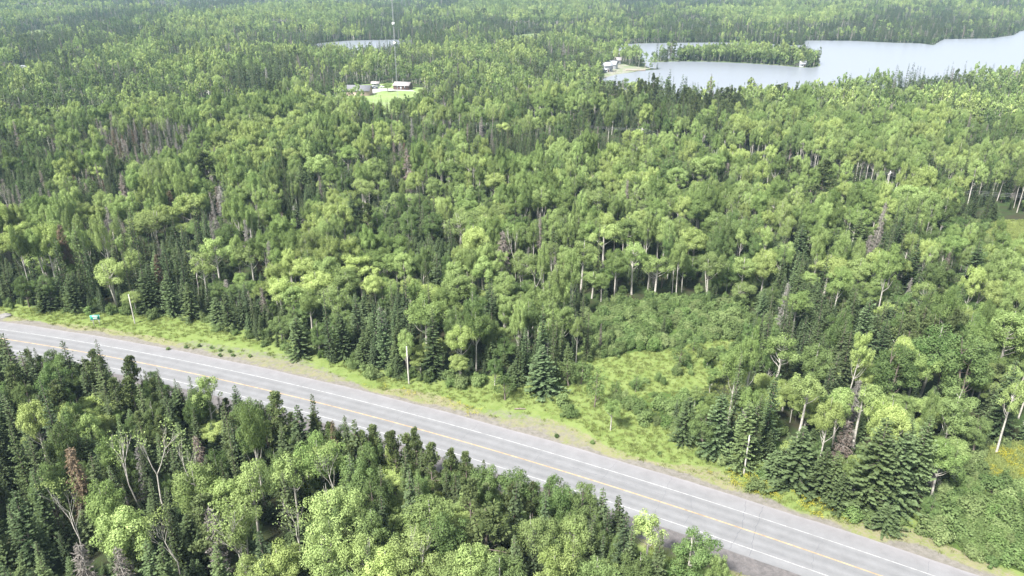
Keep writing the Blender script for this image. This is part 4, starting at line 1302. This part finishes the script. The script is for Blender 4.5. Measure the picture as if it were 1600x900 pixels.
# prototypes for the masses: crown and trunk joined in one mesh, held in a collection outside the scene
def joined(name, cr_, tr_):
    Vs, Fs, mi, ti, n = [], [], [], [], 0
    mats = []
    for me in (cr_, tr_):
        if me is None: continue
        v = np.empty(len(me.vertices) * 3, np.float32)
        me.vertices.foreach_get('co', v)
        li = np.empty(len(me.loops), np.int32)
        me.loops.foreach_get('vertex_index', li)
        Fs.append(li.reshape(-1, 4) + n)
        Vs.append(v.reshape(-1, 3))
        n += len(me.vertices)
        mats.append(me.materials[0])
        mi.append(np.full(len(me.polygons), len(mats) - 1))
        if 'tint' in me.attributes:
            a = np.empty(len(me.polygons), np.float32)
            me.attributes['tint'].data.foreach_get('value', a)
        else: a = np.zeros(len(me.polygons))
        ti.append(a)
    me = mesh_np(name, np.concatenate(Vs), np.concatenate(Fs), mats, attrs={'tint': ('FACE', np.concatenate(ti))}, mi=np.concatenate(mi))
    return me
def instancer(name, pts, meshes, label, cat=None):
    """pts rows: x y z rot sx sz variant"""
    pts = np.array(pts, np.float32)
    me = bpy.data.meshes.new(name)
    me.vertices.add(len(pts))
    me.vertices.foreach_set('co', pts[:, :3].ravel())
    for nm, col in (('rz', 3), ('sx', 4), ('sz', 5)):
        a = me.attributes.new(nm, 'FLOAT', 'POINT')
        a.data.foreach_set('value', pts[:, col].copy())
    a = me.attributes.new('vi', 'INT', 'POINT')
    a.data.foreach_set('value', pts[:, 6].astype(np.int32))
    o = obj(name, me)
    col = bpy.data.collections.new(name + '_kinds')
    for i, m_ in enumerate(meshes):
        po = bpy.data.objects.new('%s_kind_%02d' % (name, i), m_)
        col.objects.link(po)
    g = bpy.data.node_groups.new(name + '_nodes', 'GeometryNodeTree')
    g.interface.new_socket('Geometry', in_out='INPUT', socket_type='NodeSocketGeometry')
    g.interface.new_socket('Geometry', in_out='OUTPUT', socket_type='NodeSocketGeometry')
    gi = g.nodes.new('NodeGroupInput')
    go = g.nodes.new('NodeGroupOutput')
    ip = g.nodes.new('GeometryNodeInstanceOnPoints')
    ci = g.nodes.new('GeometryNodeCollectionInfo')
    ci.inputs['Collection'].default_value = col
    ci.inputs['Separate Children'].default_value = True
    ci.inputs['Reset Children'].default_value = True
    def na(nm, typ='FLOAT'):
        q = g.nodes.new('GeometryNodeInputNamedAttribute')
        q.data_type = typ
        q.inputs['Name'].default_value = nm
        return q.outputs['Attribute']
    cs = g.nodes.new('ShaderNodeCombineXYZ')
    cz = g.nodes.new('ShaderNodeCombineXYZ')
    l = g.links
    l.new(na('sx'), cs.inputs[0]); l.new(na('sx'), cs.inputs[1]); l.new(na('sz'), cs.inputs[2])
    l.new(na('rz'), cz.inputs[2])
    l.new(gi.outputs[0], ip.inputs['Points'])
    l.new(ci.outputs[0], ip.inputs['Instance'])
    ip.inputs['Pick Instance'].default_value = True
    l.new(na('vi', 'INT'), ip.inputs['Instance Index'])
    l.new(cz.outputs[0], ip.inputs['Rotation'])
    l.new(cs.outputs[0], ip.inputs['Scale'])
    l.new(ip.outputs[0], go.inputs[0])
    md = o.modifiers.new('scatter', 'NODES')
    md.node_group = g
    tag(o, label, cat, kind='stuff')
    return o
REMAP = {'birch': 'aspen', 'pale': 'aspen', 'rust': 'dead', 'bare': 'dead', 'round': 'green'}
MN = {'aspen': ('aspen_forest', 'dense bright green aspen forest stretching to the far hills', 'forest'), 'green': ('broadleaf_forest', 'mid-green broadleaf forest mixed through the conifers', 'forest'),
      'fir': ('fir_forest', 'blue-green fir forest filling the distance', 'forest'), 'spruce': ('spruce_forest', 'dark spruce forest filling the distance', 'forest'),
      'pine': ('pine_forest', 'scattered olive pines deep in the forest', 'forest'), 'dead': ('dead_stand', 'scattered grey dead trees deep in the forest', 'dead trees'),
      'bush': ('scrub', 'low scrub under the forest edges', 'scrub'), 'birch': ('birch_stand', 'white-stemmed birches further back in the forest', 'forest'),
      'pale': ('pale_aspen_stand', 'pale aspens further back in the forest', 'forest'), 'rust': ('rusty_stand', 'dying rusty trees', 'forest'), 'bare': ('bare_stand', 'bare trees', 'forest'), 'round': ('round_stand', 'round trees', 'forest')}
buck = {}
for t in mass:
    k, x, y, z, H, W, he = t[:7]
    dist = math.hypot(x, y)
    if dist > 420:
        k = REMAP.get(k, k)
        if k == 'bush': k = 'green'
        buck.setdefault(k, []).append((t, 1))
    else:
        buck.setdefault(k, []).append((t, 0))
for k, lst in buck.items():
    hi = [joined(k + '_tree', *p) for p in P[k]]
    lo = [joined(k + '_far_tree', *p) for p in LO.get(k, [])]
    rows = []
    for t, isfar in lst:
        _, x, y, z, H, W, he = t[:7]
        nH, nW = NOM[k]
        use_lo = isfar and lo
        vi = rnd.randrange(len(lo)) if use_lo else rnd.randrange(len(hi))
        if k == 'aspen' and rnd.random() < .8: vi = (t[7] if len(t) > 7 else 0) % 3 + 3 * rnd.randrange(2)
        if use_lo: vi += len(hi)
        rows.append((x, y, z, rnd.uniform(0, 6.283), W / nW, H / nH, vi))
    instancer(MN[k][0], rows, hi + lo, MN[k][1], MN[k][2])

# ------------------------------------------------------------------ grass and flowers
def tuft(name, mat, n, h, sp, seed):
    r = np.random.default_rng(seed)
    c = np.stack([r.normal(0, sp, n), r.normal(0, sp, n), np.zeros(n)], 1)
    d = np.stack([r.normal(0, .5, n), r.normal(0, .5, n), np.ones(n)], 1)
    ln = h * r.uniform(.6, 1.2, n)
    return quadmesh(name, fronds(c, d, r.normal(0, 1, (n, 3)), ln, ln * .13), r.uniform(0, 1, n), mat)
tg = [tuft('tuft', M['grass_blade'], 26, .42, .3, s) for s in (1, 2, 3)]
td = [tuft('dry_tuft', M['dry_blade'], 20, .26, .28, s) for s in (4, 5)]
tf = []
for s in (6, 7):
    r = np.random.default_rng(s)
    c = np.stack([r.normal(0, .28, 16), r.normal(0, .28, 16), r.uniform(.35, .6, 16)], 1)
    tf.append(quadmesh('flower_heads', leaves(c, np.tile([0, 0, 1.], (16, 1)), .075, .8, r), r.uniform(0, 1, 16), M['flower']))
N = 110000
x = rng.uniform(-190, 150, N)
y = rng.uniform(75, 260, N)
lt = lateral(x, y)
m = (((inside(OPEN, x, y) | inside(LOWZ, x, y)) & (lt > 8.4)) | ((lt < -9.2) & (lt > -24) & (x > -150))) & (np.abs(x) < .74 * y + 6)
x, y, lt = x[m], y[m], lt[m]
nz_ = noise2(x, y, 26, 5)
isdry = (np.where(lt > 0, lt + 2.2 * nz_, -lt - 1) < 10.2 + rng.normal(0, 1.6, len(x)))
gdd = np.minimum(np.where(inside(gp, x, y), 0, polydist(gp, x, y)), np.where(inside(gp2, x, y), 0, polydist(gp2, x, y)))
drop = (gdd < 2.5) & (rng.uniform(0, 1, len(x)) < .85) | (isdry & (rng.uniform(0, 1, len(x)) < .4))
rows_g = [(x[i], y[i], 0, rng.uniform(0, 6.3), s_, s_ * rng.uniform(.8, 1.6), rng.integers(0, 3)) for i in range(len(x)) if not isdry[i] and not drop[i] for s_ in (rng.uniform(.45, 1.0),)]
rows_d = [(x[i], y[i], 0, rng.uniform(0, 6.3), s_, s_, rng.integers(0, 2)) for i in range(len(x)) if isdry[i] and not drop[i] for s_ in (rng.uniform(.5, 1.0),)]
for c in (CLEAR[0], CLEAR[1]):
    bx = rng.uniform(c[:, 0].min(), c[:, 0].max(), 2600)
    by = rng.uniform(c[:, 1].min(), c[:, 1].max(), 2600)
    mm = inside(c, bx, by)
    rows_g += [(a, b, 0, rng.uniform(0, 6.3), 1.3, 1.3, rng.integers(0, 3)) for a, b in zip(bx[mm], by[mm])]
instancer('verge_grass', rows_g, tg, 'lush green grass on the verge and clearing', 'grass')
instancer('dry_grass', rows_d, td, 'dry yellowish grass along the road shoulder', 'grass')
fl = []
for poly, n, dens in (([(1090, 735), (1130, 735), (1215, 755), (1300, 790), (1345, 815), (1300, 822), (1230, 790), (1170, 770)], 1500, 1),
                      ([(560, 600), (620, 606), (700, 622), (760, 640), (740, 655), (660, 634), (590, 618)], 500, .5),
                      ([(1510, 720), (1540, 700), (1620, 700), (1640, 740), (1560, 755), (1515, 748)], 800, .7),
                      ([(1495, 760), (1520, 745), (1535, 770), (1510, 790)], 120, 1),
                      ([(1060, 700), (1110, 722), (1180, 752), (1150, 760), (1080, 730)], 200, .5)):
    g_ = gpoly(poly)
    bx = rng.uniform(g_[:, 0].min(), g_[:, 0].max(), n)
    by = rng.uniform(g_[:, 1].min(), g_[:, 1].max(), n)
    mm = inside(g_, bx, by) & (noise2(bx, by, 7, 51) > -.1) & (rng.uniform(0, 1, len(bx)) < .55)
    fl += [(a, b, 0, rng.uniform(0, 6.3), 1, rng.uniform(.8, 1.3), rng.integers(0, 2)) for a, b in zip(bx[mm], by[mm])]
instancer('goldenrod', fl, tf, 'yellow wildflowers in drifts along the verge', 'flowers')

# ------------------------------------------------------------------ poles, sign, rocks
def cyl(pts, rad, sides, mat, name, parent):
    V, Q = tube(pts, rad, sides)
    n = len(V)
    cap = [tuple(range(n - sides, n))]
    me = mesh_np(name, V, [Q, np.array(cap)], [mat], True)
    return obj(name, me, parent)
for px, py, H, lab in ((211, 506, 7.4, 'leftmost utility pole, pale wood, standing in yellow grass by the road sign'),
                       (639, 600, 8.4, 'middle utility pole, pale wood, in front of the dark roadside firs'),
                       (1162, 741, 7.6, 'rightmost utility pole, pale wood, at the flowered forest edge')):
    x, y = un(px, py)
    r_ = empty('utility_pole', (x, y, 0))
    tag(r_, lab, 'pole', 'utility poles along the verge')
    cyl([(0, 0, -.1), (0, 0, H * .5), (0, 0, H)], [.14, .12, .10], 10, M['pole_wood'], 'shaft', r_)
    cyl([(0, 0, H - .02), (0, 0, H + .05)], [.14, .1], 10, M['steel'], 'cap', r_)
# road sign
x, y = un(152, 510)
sg = empty('road_sign', (x, y, 0), R(14))
tag(sg, 'green highway sign with white lettering on two wooden posts', 'sign')
for sx in (-.62, .62):
    boxes('post', [(sx - .07, sx + .07, .03, .15, 0, 2.5)], M['pole_wood'], sg)
boxes('panel', [(-1.05, 1.05, -.03, .0, 1.65, 2.95)], M['sign_green'], sg)
boxes('border', [(-.99, .99, -.036, -.031, 1.7, 1.74), (-.99, .99, -.036, -.031, 2.86, 2.9), (-.99, -.95, -.036, -.031, 1.74, 2.86), (.95, .99, -.036, -.031, 1.74, 2.86)], M['white_paint'], sg)
for k in range(2):
    w0 = (-.62, .62) if k == 0 else (-.45, .45)
    n = 6 if k == 0 else 4
    ww = (w0[1] - w0[0]) / n
    z0 = 2.36 if k == 0 else 1.9
    boxes('lettering', [(w0[0] + i * ww + .02, w0[0] + (i + 1) * ww - .04, -.038, -.0315, z0, z0 + .34) for i in range(n)], M['white_paint'], sg)
def rock(px, py, W, H, lab, seed):
    import bmesh
    bm = bmesh.new()
    bmesh.ops.create_icosphere(bm, subdivisions=3, radius=1)
    r = np.random.default_rng(seed)
    for v in bm.verts:
        a = v.co
        nv = .25 * math.sin(a.x * 3 + seed) + .2 * math.sin(a.y * 4 + seed * 2) + .12 * math.sin(a.z * 7 + a.x * 5) + .06 * math.sin(a.y * 11)
        v.co = a * (1 + nv * .6)
        v.co.x *= W / 2; v.co.y *= W / 2.6; v.co.z *= H
    me = bpy.data.meshes.new('boulder')
    bm.to_mesh(me); bm.free()
    me.materials.append(M['rock'])
    x, y = un(px, py)
    return tag(obj('boulder', me, None, (x, y, 0)), lab, 'rock', 'pale rocks by the road')
rock(7, 494, 3.4, .55, 'pale flat boulder on the verge at the left edge', 1)
rock(1345, 772, 4.2, .7, 'larger pale rock outcrop between the roadside firs', 2)
rock(1357, 790, 2.6, .5, 'smaller pale rock just below the rock outcrop between the firs', 3)
V, Q = tube([(-1.0, 0, .16), (0, .05, .2), (1.1, 0, .14)], [.13, .16, .1], 7)
x, y = un(812, 640)
tag(obj('fallen_log', mesh_np('fallen_log', V, Q, [M['grey_bark']], True), None, (x, y, 0)), 'short dark log lying between gravel and grass', 'log')

# ------------------------------------------------------------------ radio mast
x, y = un(622, 160)
MH = 92
ms = empty('radio_mast', (x, y, 0))
tag(ms, 'tall thin lattice radio mast with white markers rising past the photo top', 'mast')
pr = []
for a in range(3):
    cx, cy_ = .34 * math.cos(a * 2.094), .34 * math.sin(a * 2.094)
    pr.append(tube([(cx, cy_, 0), (cx, cy_, MH)], [.045, .045], 4))
V, Q = merge(pr)
obj('leg', mesh_np('leg', V, Q, [M['steel']]), ms)
pr = []
for i in range(int(MH / 1.2)):
    for a in range(3):
        p0 = (.34 * math.cos(a * 2.094), .34 * math.sin(a * 2.094), i * 1.2)
        p1 = (.34 * math.cos(a * 2.094 + 2.094), .34 * math.sin(a * 2.094 + 2.094), i * 1.2 + 1.2)
        pr.append(tube([p0, p1], [.025, .025], 3))
V, Q = merge(pr)
tag(obj('lattice', mesh_np('lattice', V, Q, [M['steel']]), ms), kind='stuff')
for zz in (34, 45, 58.5, 74):
    boxes('antenna', [(-.75, .75, -.5, .5, zz, zz + 1.5)], M['white_paint'], ms)
for a in range(3):
    for hh_ in (40, 80):
        ex, ey = 55 * math.cos(a * 2.094 + .4), 55 * math.sin(a * 2.094 + .4)
        V, Q = tube([(0, 0, hh_), (ex, ey, .2)], [.02, .02], 3)
        obj('guy_wire', mesh_np('guy_wire', V, Q, [M['steel']]), ms)

# ------------------------------------------------------------------ power line
LP_ = []
for i, px in enumerate([330, 495, 760, 1001, 1240, 1383, 1620]):
    py = np.interp(px, [p[0] for p in LINE], [p[1] for p in LINE])
    x, y = un(px, py)
    x, y = float(x), float(y)
    z = float(terrain(np.array([x]), np.array([y]))[0])
    LP_.append((x, y, z))
wh = 8.6
names = ['far left', '', 'behind the centre aspens', 'beside the bare strip', 'right of the broad pine', 'by the dead stubs', 'at the far right']
for i, (x, y, z) in enumerate(LP_):
    a = np.array(LP_[max(i - 1, 0)][:2]); b = np.array(LP_[min(i + 1, len(LP_) - 1)][:2])
    an = math.atan2(*(b - a)[::-1])
    r_ = empty('power_pole', (x, y, z), an)
    two = (i == 1)
    tag(r_, 'pale twin-post power pole with one crossarm near the farm clearing' if two else 'slim wooden power pole with crossarm ' + names[i], 'power pole', 'poles of the power line')
    for sy in ((-1.8, 1.8) if two else (0,)):
        cyl([(0, sy, 0), (0, sy, wh + 1)], [.2, .14], 8, M['pole_wood'], 'post', r_)
    boxes('crossarm', [(-.1, .1, -2.6, 2.6, wh - .1, wh + .12)], M['pole_wood'], r_)
for oy in (-2.3, 0.0, 2.3):
    pr = []
    for i in range(len(LP_) - 1):
        A, B = np.array(LP_[i]), np.array(LP_[i + 1])
        d = (B - A)[:2]; d /= np.hypot(*d)
        nn = np.array([-d[1], d[0], 0]) * oy
        pts = [A + (B - A) * t + nn + [0, 0, wh + .15 - 2.4 * 4 * t * (1 - t)] for t in np.linspace(0, 1, 13)]
        pr.append(tube(pts, [.028] * 13, 3))
    V, Q = merge(pr)
    lab = {-2.3: 'nearest of the three power line wires crossing the forest', 0.0: 'middle of the three power line wires crossing the forest', 2.3: 'farthest of the three power line wires crossing the forest'}[oy]
    tag(obj('power_wire', mesh_np('power_wire', V, Q, [M['wire']]), None), lab, 'wire', 'wires of the power line')

# ------------------------------------------------------------------ far buildings, cars, dock
def house(px, py, L, D, hw_, hr, rz, wall, roof, lab, name='house', wins=3, grp=None):
    x, y = un(px, py)
    z = float(terrain(np.array([float(x)]), np.array([float(y)]))[0]) if inside(ISLE_R, np.array([x]), np.array([y]))[0] == False else .16
    r_ = empty(name, (float(x), float(y), z), R(rz))
    tag(r_, lab, 'house' if name != 'shed' else 'shed', grp)
    V = np.array([(-L / 2, -D / 2, 0), (L / 2, -D / 2, 0), (L / 2, D / 2, 0), (-L / 2, D / 2, 0), (-L / 2, -D / 2, hw_), (L / 2, -D / 2, hw_), (L / 2, D / 2, hw_), (-L / 2, D / 2, hw_), (-L / 2, 0, hw_ + hr), (L / 2, 0, hw_ + hr)], float)
    obj('wall', mesh_np('wall', V, [np.array([(0, 1, 5, 4), (2, 3, 7, 6)]), np.array([(1, 2, 6, 9, 5), (3, 0, 4, 8, 7)])], [wall]), r_)
    o_ = .5
    s = hr / (D / 2)
    V = []
    for sx in (-L / 2 - o_, L / 2 + o_):
        V += [(sx, -D / 2 - o_, hw_ - o_ * s + .05), (sx, 0, hw_ + hr + .05), (sx, D / 2 + o_, hw_ - o_ * s + .05), (sx, D / 2 + o_, hw_ - o_ * s + .22), (sx, 0, hw_ + hr + .24), (sx, -D / 2 - o_, hw_ - o_ * s + .22)]
    Q = [(0, 1, 7, 6), (1, 2, 8, 7), (2, 3, 9, 8), (3, 4, 10, 9), (4, 5, 11, 10), (5, 0, 6, 11)]
    obj('roof', mesh_np('roof', np.array(V), [np.array(Q), np.array([(0, 5, 4, 1), (1, 4, 3, 2), (6, 7, 10, 11), (7, 8, 9, 10)])], [roof]), r_)
    for i in range(wins):
        cx = -L / 2 + L * (i + 1) / (wins + 1)
        if i == wins // 2 and wins > 1:
            boxes('door', [(cx - .5, cx + .5, -D / 2 - .04, -D / 2 + .02, .05, 2.1)], M['dark_wall'] if wall is not M['dark_wall'] else M['pale_wall'], r_)
        else:
            boxes('window', [(cx - .6, cx + .6, -D / 2 - .04, -D / 2 + .02, 1.0, 2.1)], M['glass'], r_)
    return r_
house(562, 148, 15, 9, 3.2, 2.8, -4, M['pink_wall'], M['grey_roof'], 'long pinkish house with grey gable roof at the farm clearing')
house(630, 139, 11, 8, 2.8, 1.8, -14, M['dark_wall'], M['pale_roof'], 'dark brown house with pale roof right of the radio mast')
house(531, 149, 4.5, 4, 3.0, .8, 10, M['pale_wall'], M['white_roof'], 'small white shed left of the pinkish house', 'shed', 1)
house(587, 135, 5, 4, 2.2, 1.0, 0, M['pale_wall'], M['pale_roof'], 'little pale shed behind the dark car', 'shed', 1)
G_ = 'cottages on the lake point'
house(948, 112, 7, 6, 5.0, 2.2, 20, M['pale_wall'], M['white_roof'], 'tall white cottage nearest the water on the lake point', 'cottage', 3, G_)
house(956, 107, 8, 6, 3.6, 2.4, -25, M['pale_wall'], M['white_roof'], 'white cottage behind the tall one on the lake point', 'cottage', 2, G_)
house(962, 99, 9, 7, 3.0, 2.0, -10, M['pale_wall'], M['pale_roof'], 'long pale cottage at the back of the lake point', 'cottage', 3, G_)
house(941, 113.5, 3.5, 3.5, 2.4, .9, 0, M['pale_wall'], M['white_roof'], 'tiny white shed left of the lake cottages', 'shed', 1)
house(1253, 104.5, 5, 5, 2.6, 2.2, 0, M['pale_wall'], M['white_roof'], 'white cottage at the waterside on the island tip', 'cottage', 2)
house(33, 112, 12, 7, 2.8, 2.0, 0, M['pale_wall'], M['white_roof'], 'larger white-roofed house at the far left homestead', 'house', 3, 'far left homestead')
house(48, 115, 8, 6, 2.6, 1.6, -10, M['pale_wall'], M['white_roof'], 'smaller white-roofed house right of the far left homestead', 'house', 2, 'far left homestead')
def car(px, py, rz, mat, lab):
    x, y = un(px, py)
    r_ = empty('parked_car', (float(x), float(y), .05), R(rz))
    tag(r_, lab, 'car', 'cars parked at the farm')
    prof = [(-2.2, .35), (2.2, .35), (2.25, .8), (1.3, .95), (-2.15, .98)]
    V = np.array([(a, s * .88, b) for s in (-1, 1) for a, b in prof])
    n = 5
    obj('body', mesh_np('body', V, [np.array([(i, (i + 1) % n, (i + 1) % n + n, i + n) for i in range(n)]), np.array([(4, 3, 2, 1, 0), (5, 6, 7, 8, 9)])], [mat]), r_)
    prof = [(-1.9, .97), (1.0, .96), (.4, 1.5), (-1.5, 1.5)]
    V = np.array([(a, s * (.8 if b < 1 else .68), b) for s in (-1, 1) for a, b in prof])
    n = 4
    obj('cabin', mesh_np('cabin', V, [np.array([(i, (i + 1) % n, (i + 1) % n + n, i + n) for i in range(n)] + [(3, 2, 1, 0), (4, 5, 6, 7)])], [M['glass']]), r_)
    for sx in (-1.35, 1.35):
        for sy in (-.85, .85):
            V, Q = tube([(sx, sy - .1, .33), (sx, sy + .1, .33)], [.33, .33], 10)
            obj('wheel', mesh_np('wheel', V, [Q, np.array([tuple(range(9, -1, -1)), tuple(range(10, 20))])], [M['rubber']]), r_)
car(586, 138.5, 8, M['car_dark'], 'dark car parked on the drive between the farm houses')
car(599, 137, -5, M['car_white'], 'white car parked left of the lone farm tree')
x, y = un(993, 110.5)
dk = empty('dock', (float(x), float(y), .1), R(-8))
tag(dk, 'reddish wooden dock on the shore below the lake cottages', 'dock')
for i in range(10):
    boxes('plank', [(-8 + i * 1.6, -6.45 + i * 1.6, -1, 1, .5, .58)], M['dock_wood'], dk)
for sx in (-7, 0, 7): boxes('pile', [(sx - .1, sx + .1, -.9, -.7, -.5, .5)], M['grey_bark'], dk)

# the lone tree in the farm clearing
for px, py, H, W, lab in ((605, 128, 6.5, 8, 'spreading light green tree alone on the farm lawn'),):
    x, y = un(px, py, H)
    r_ = empty('yard_tree', (float(x), float(y), 0), 0, (W / 8, W / 8, H / 14 * 1.0))
    tag(r_, lab, 'tree')
    obj('trunk', P['pale'][0][1], r_)
    obj('crown', P['aspen'][0][0], r_)

# ------------------------------------------------------------------ haze
V, Q = box(-9500, 9500, -700, 9500, -30, 180)
hz_m, n, l = newmat('haze')
out = n.new('ShaderNodeOutputMaterial')
pv = n.new('ShaderNodeVolumePrincipled')
pv.inputs['Color'].default_value = (0.52, 0.76, 1.0, 1)
pv.inputs['Density'].default_value = 0.0001
pv.inputs['Anisotropy'].default_value = 0.0
l.new(pv.outputs[0], out.inputs['Volume'])
tag(obj('haze', mesh_np('haze', V, Q, [hz_m])), 'thin pale blue haze over the distant forest', kind='stuff')
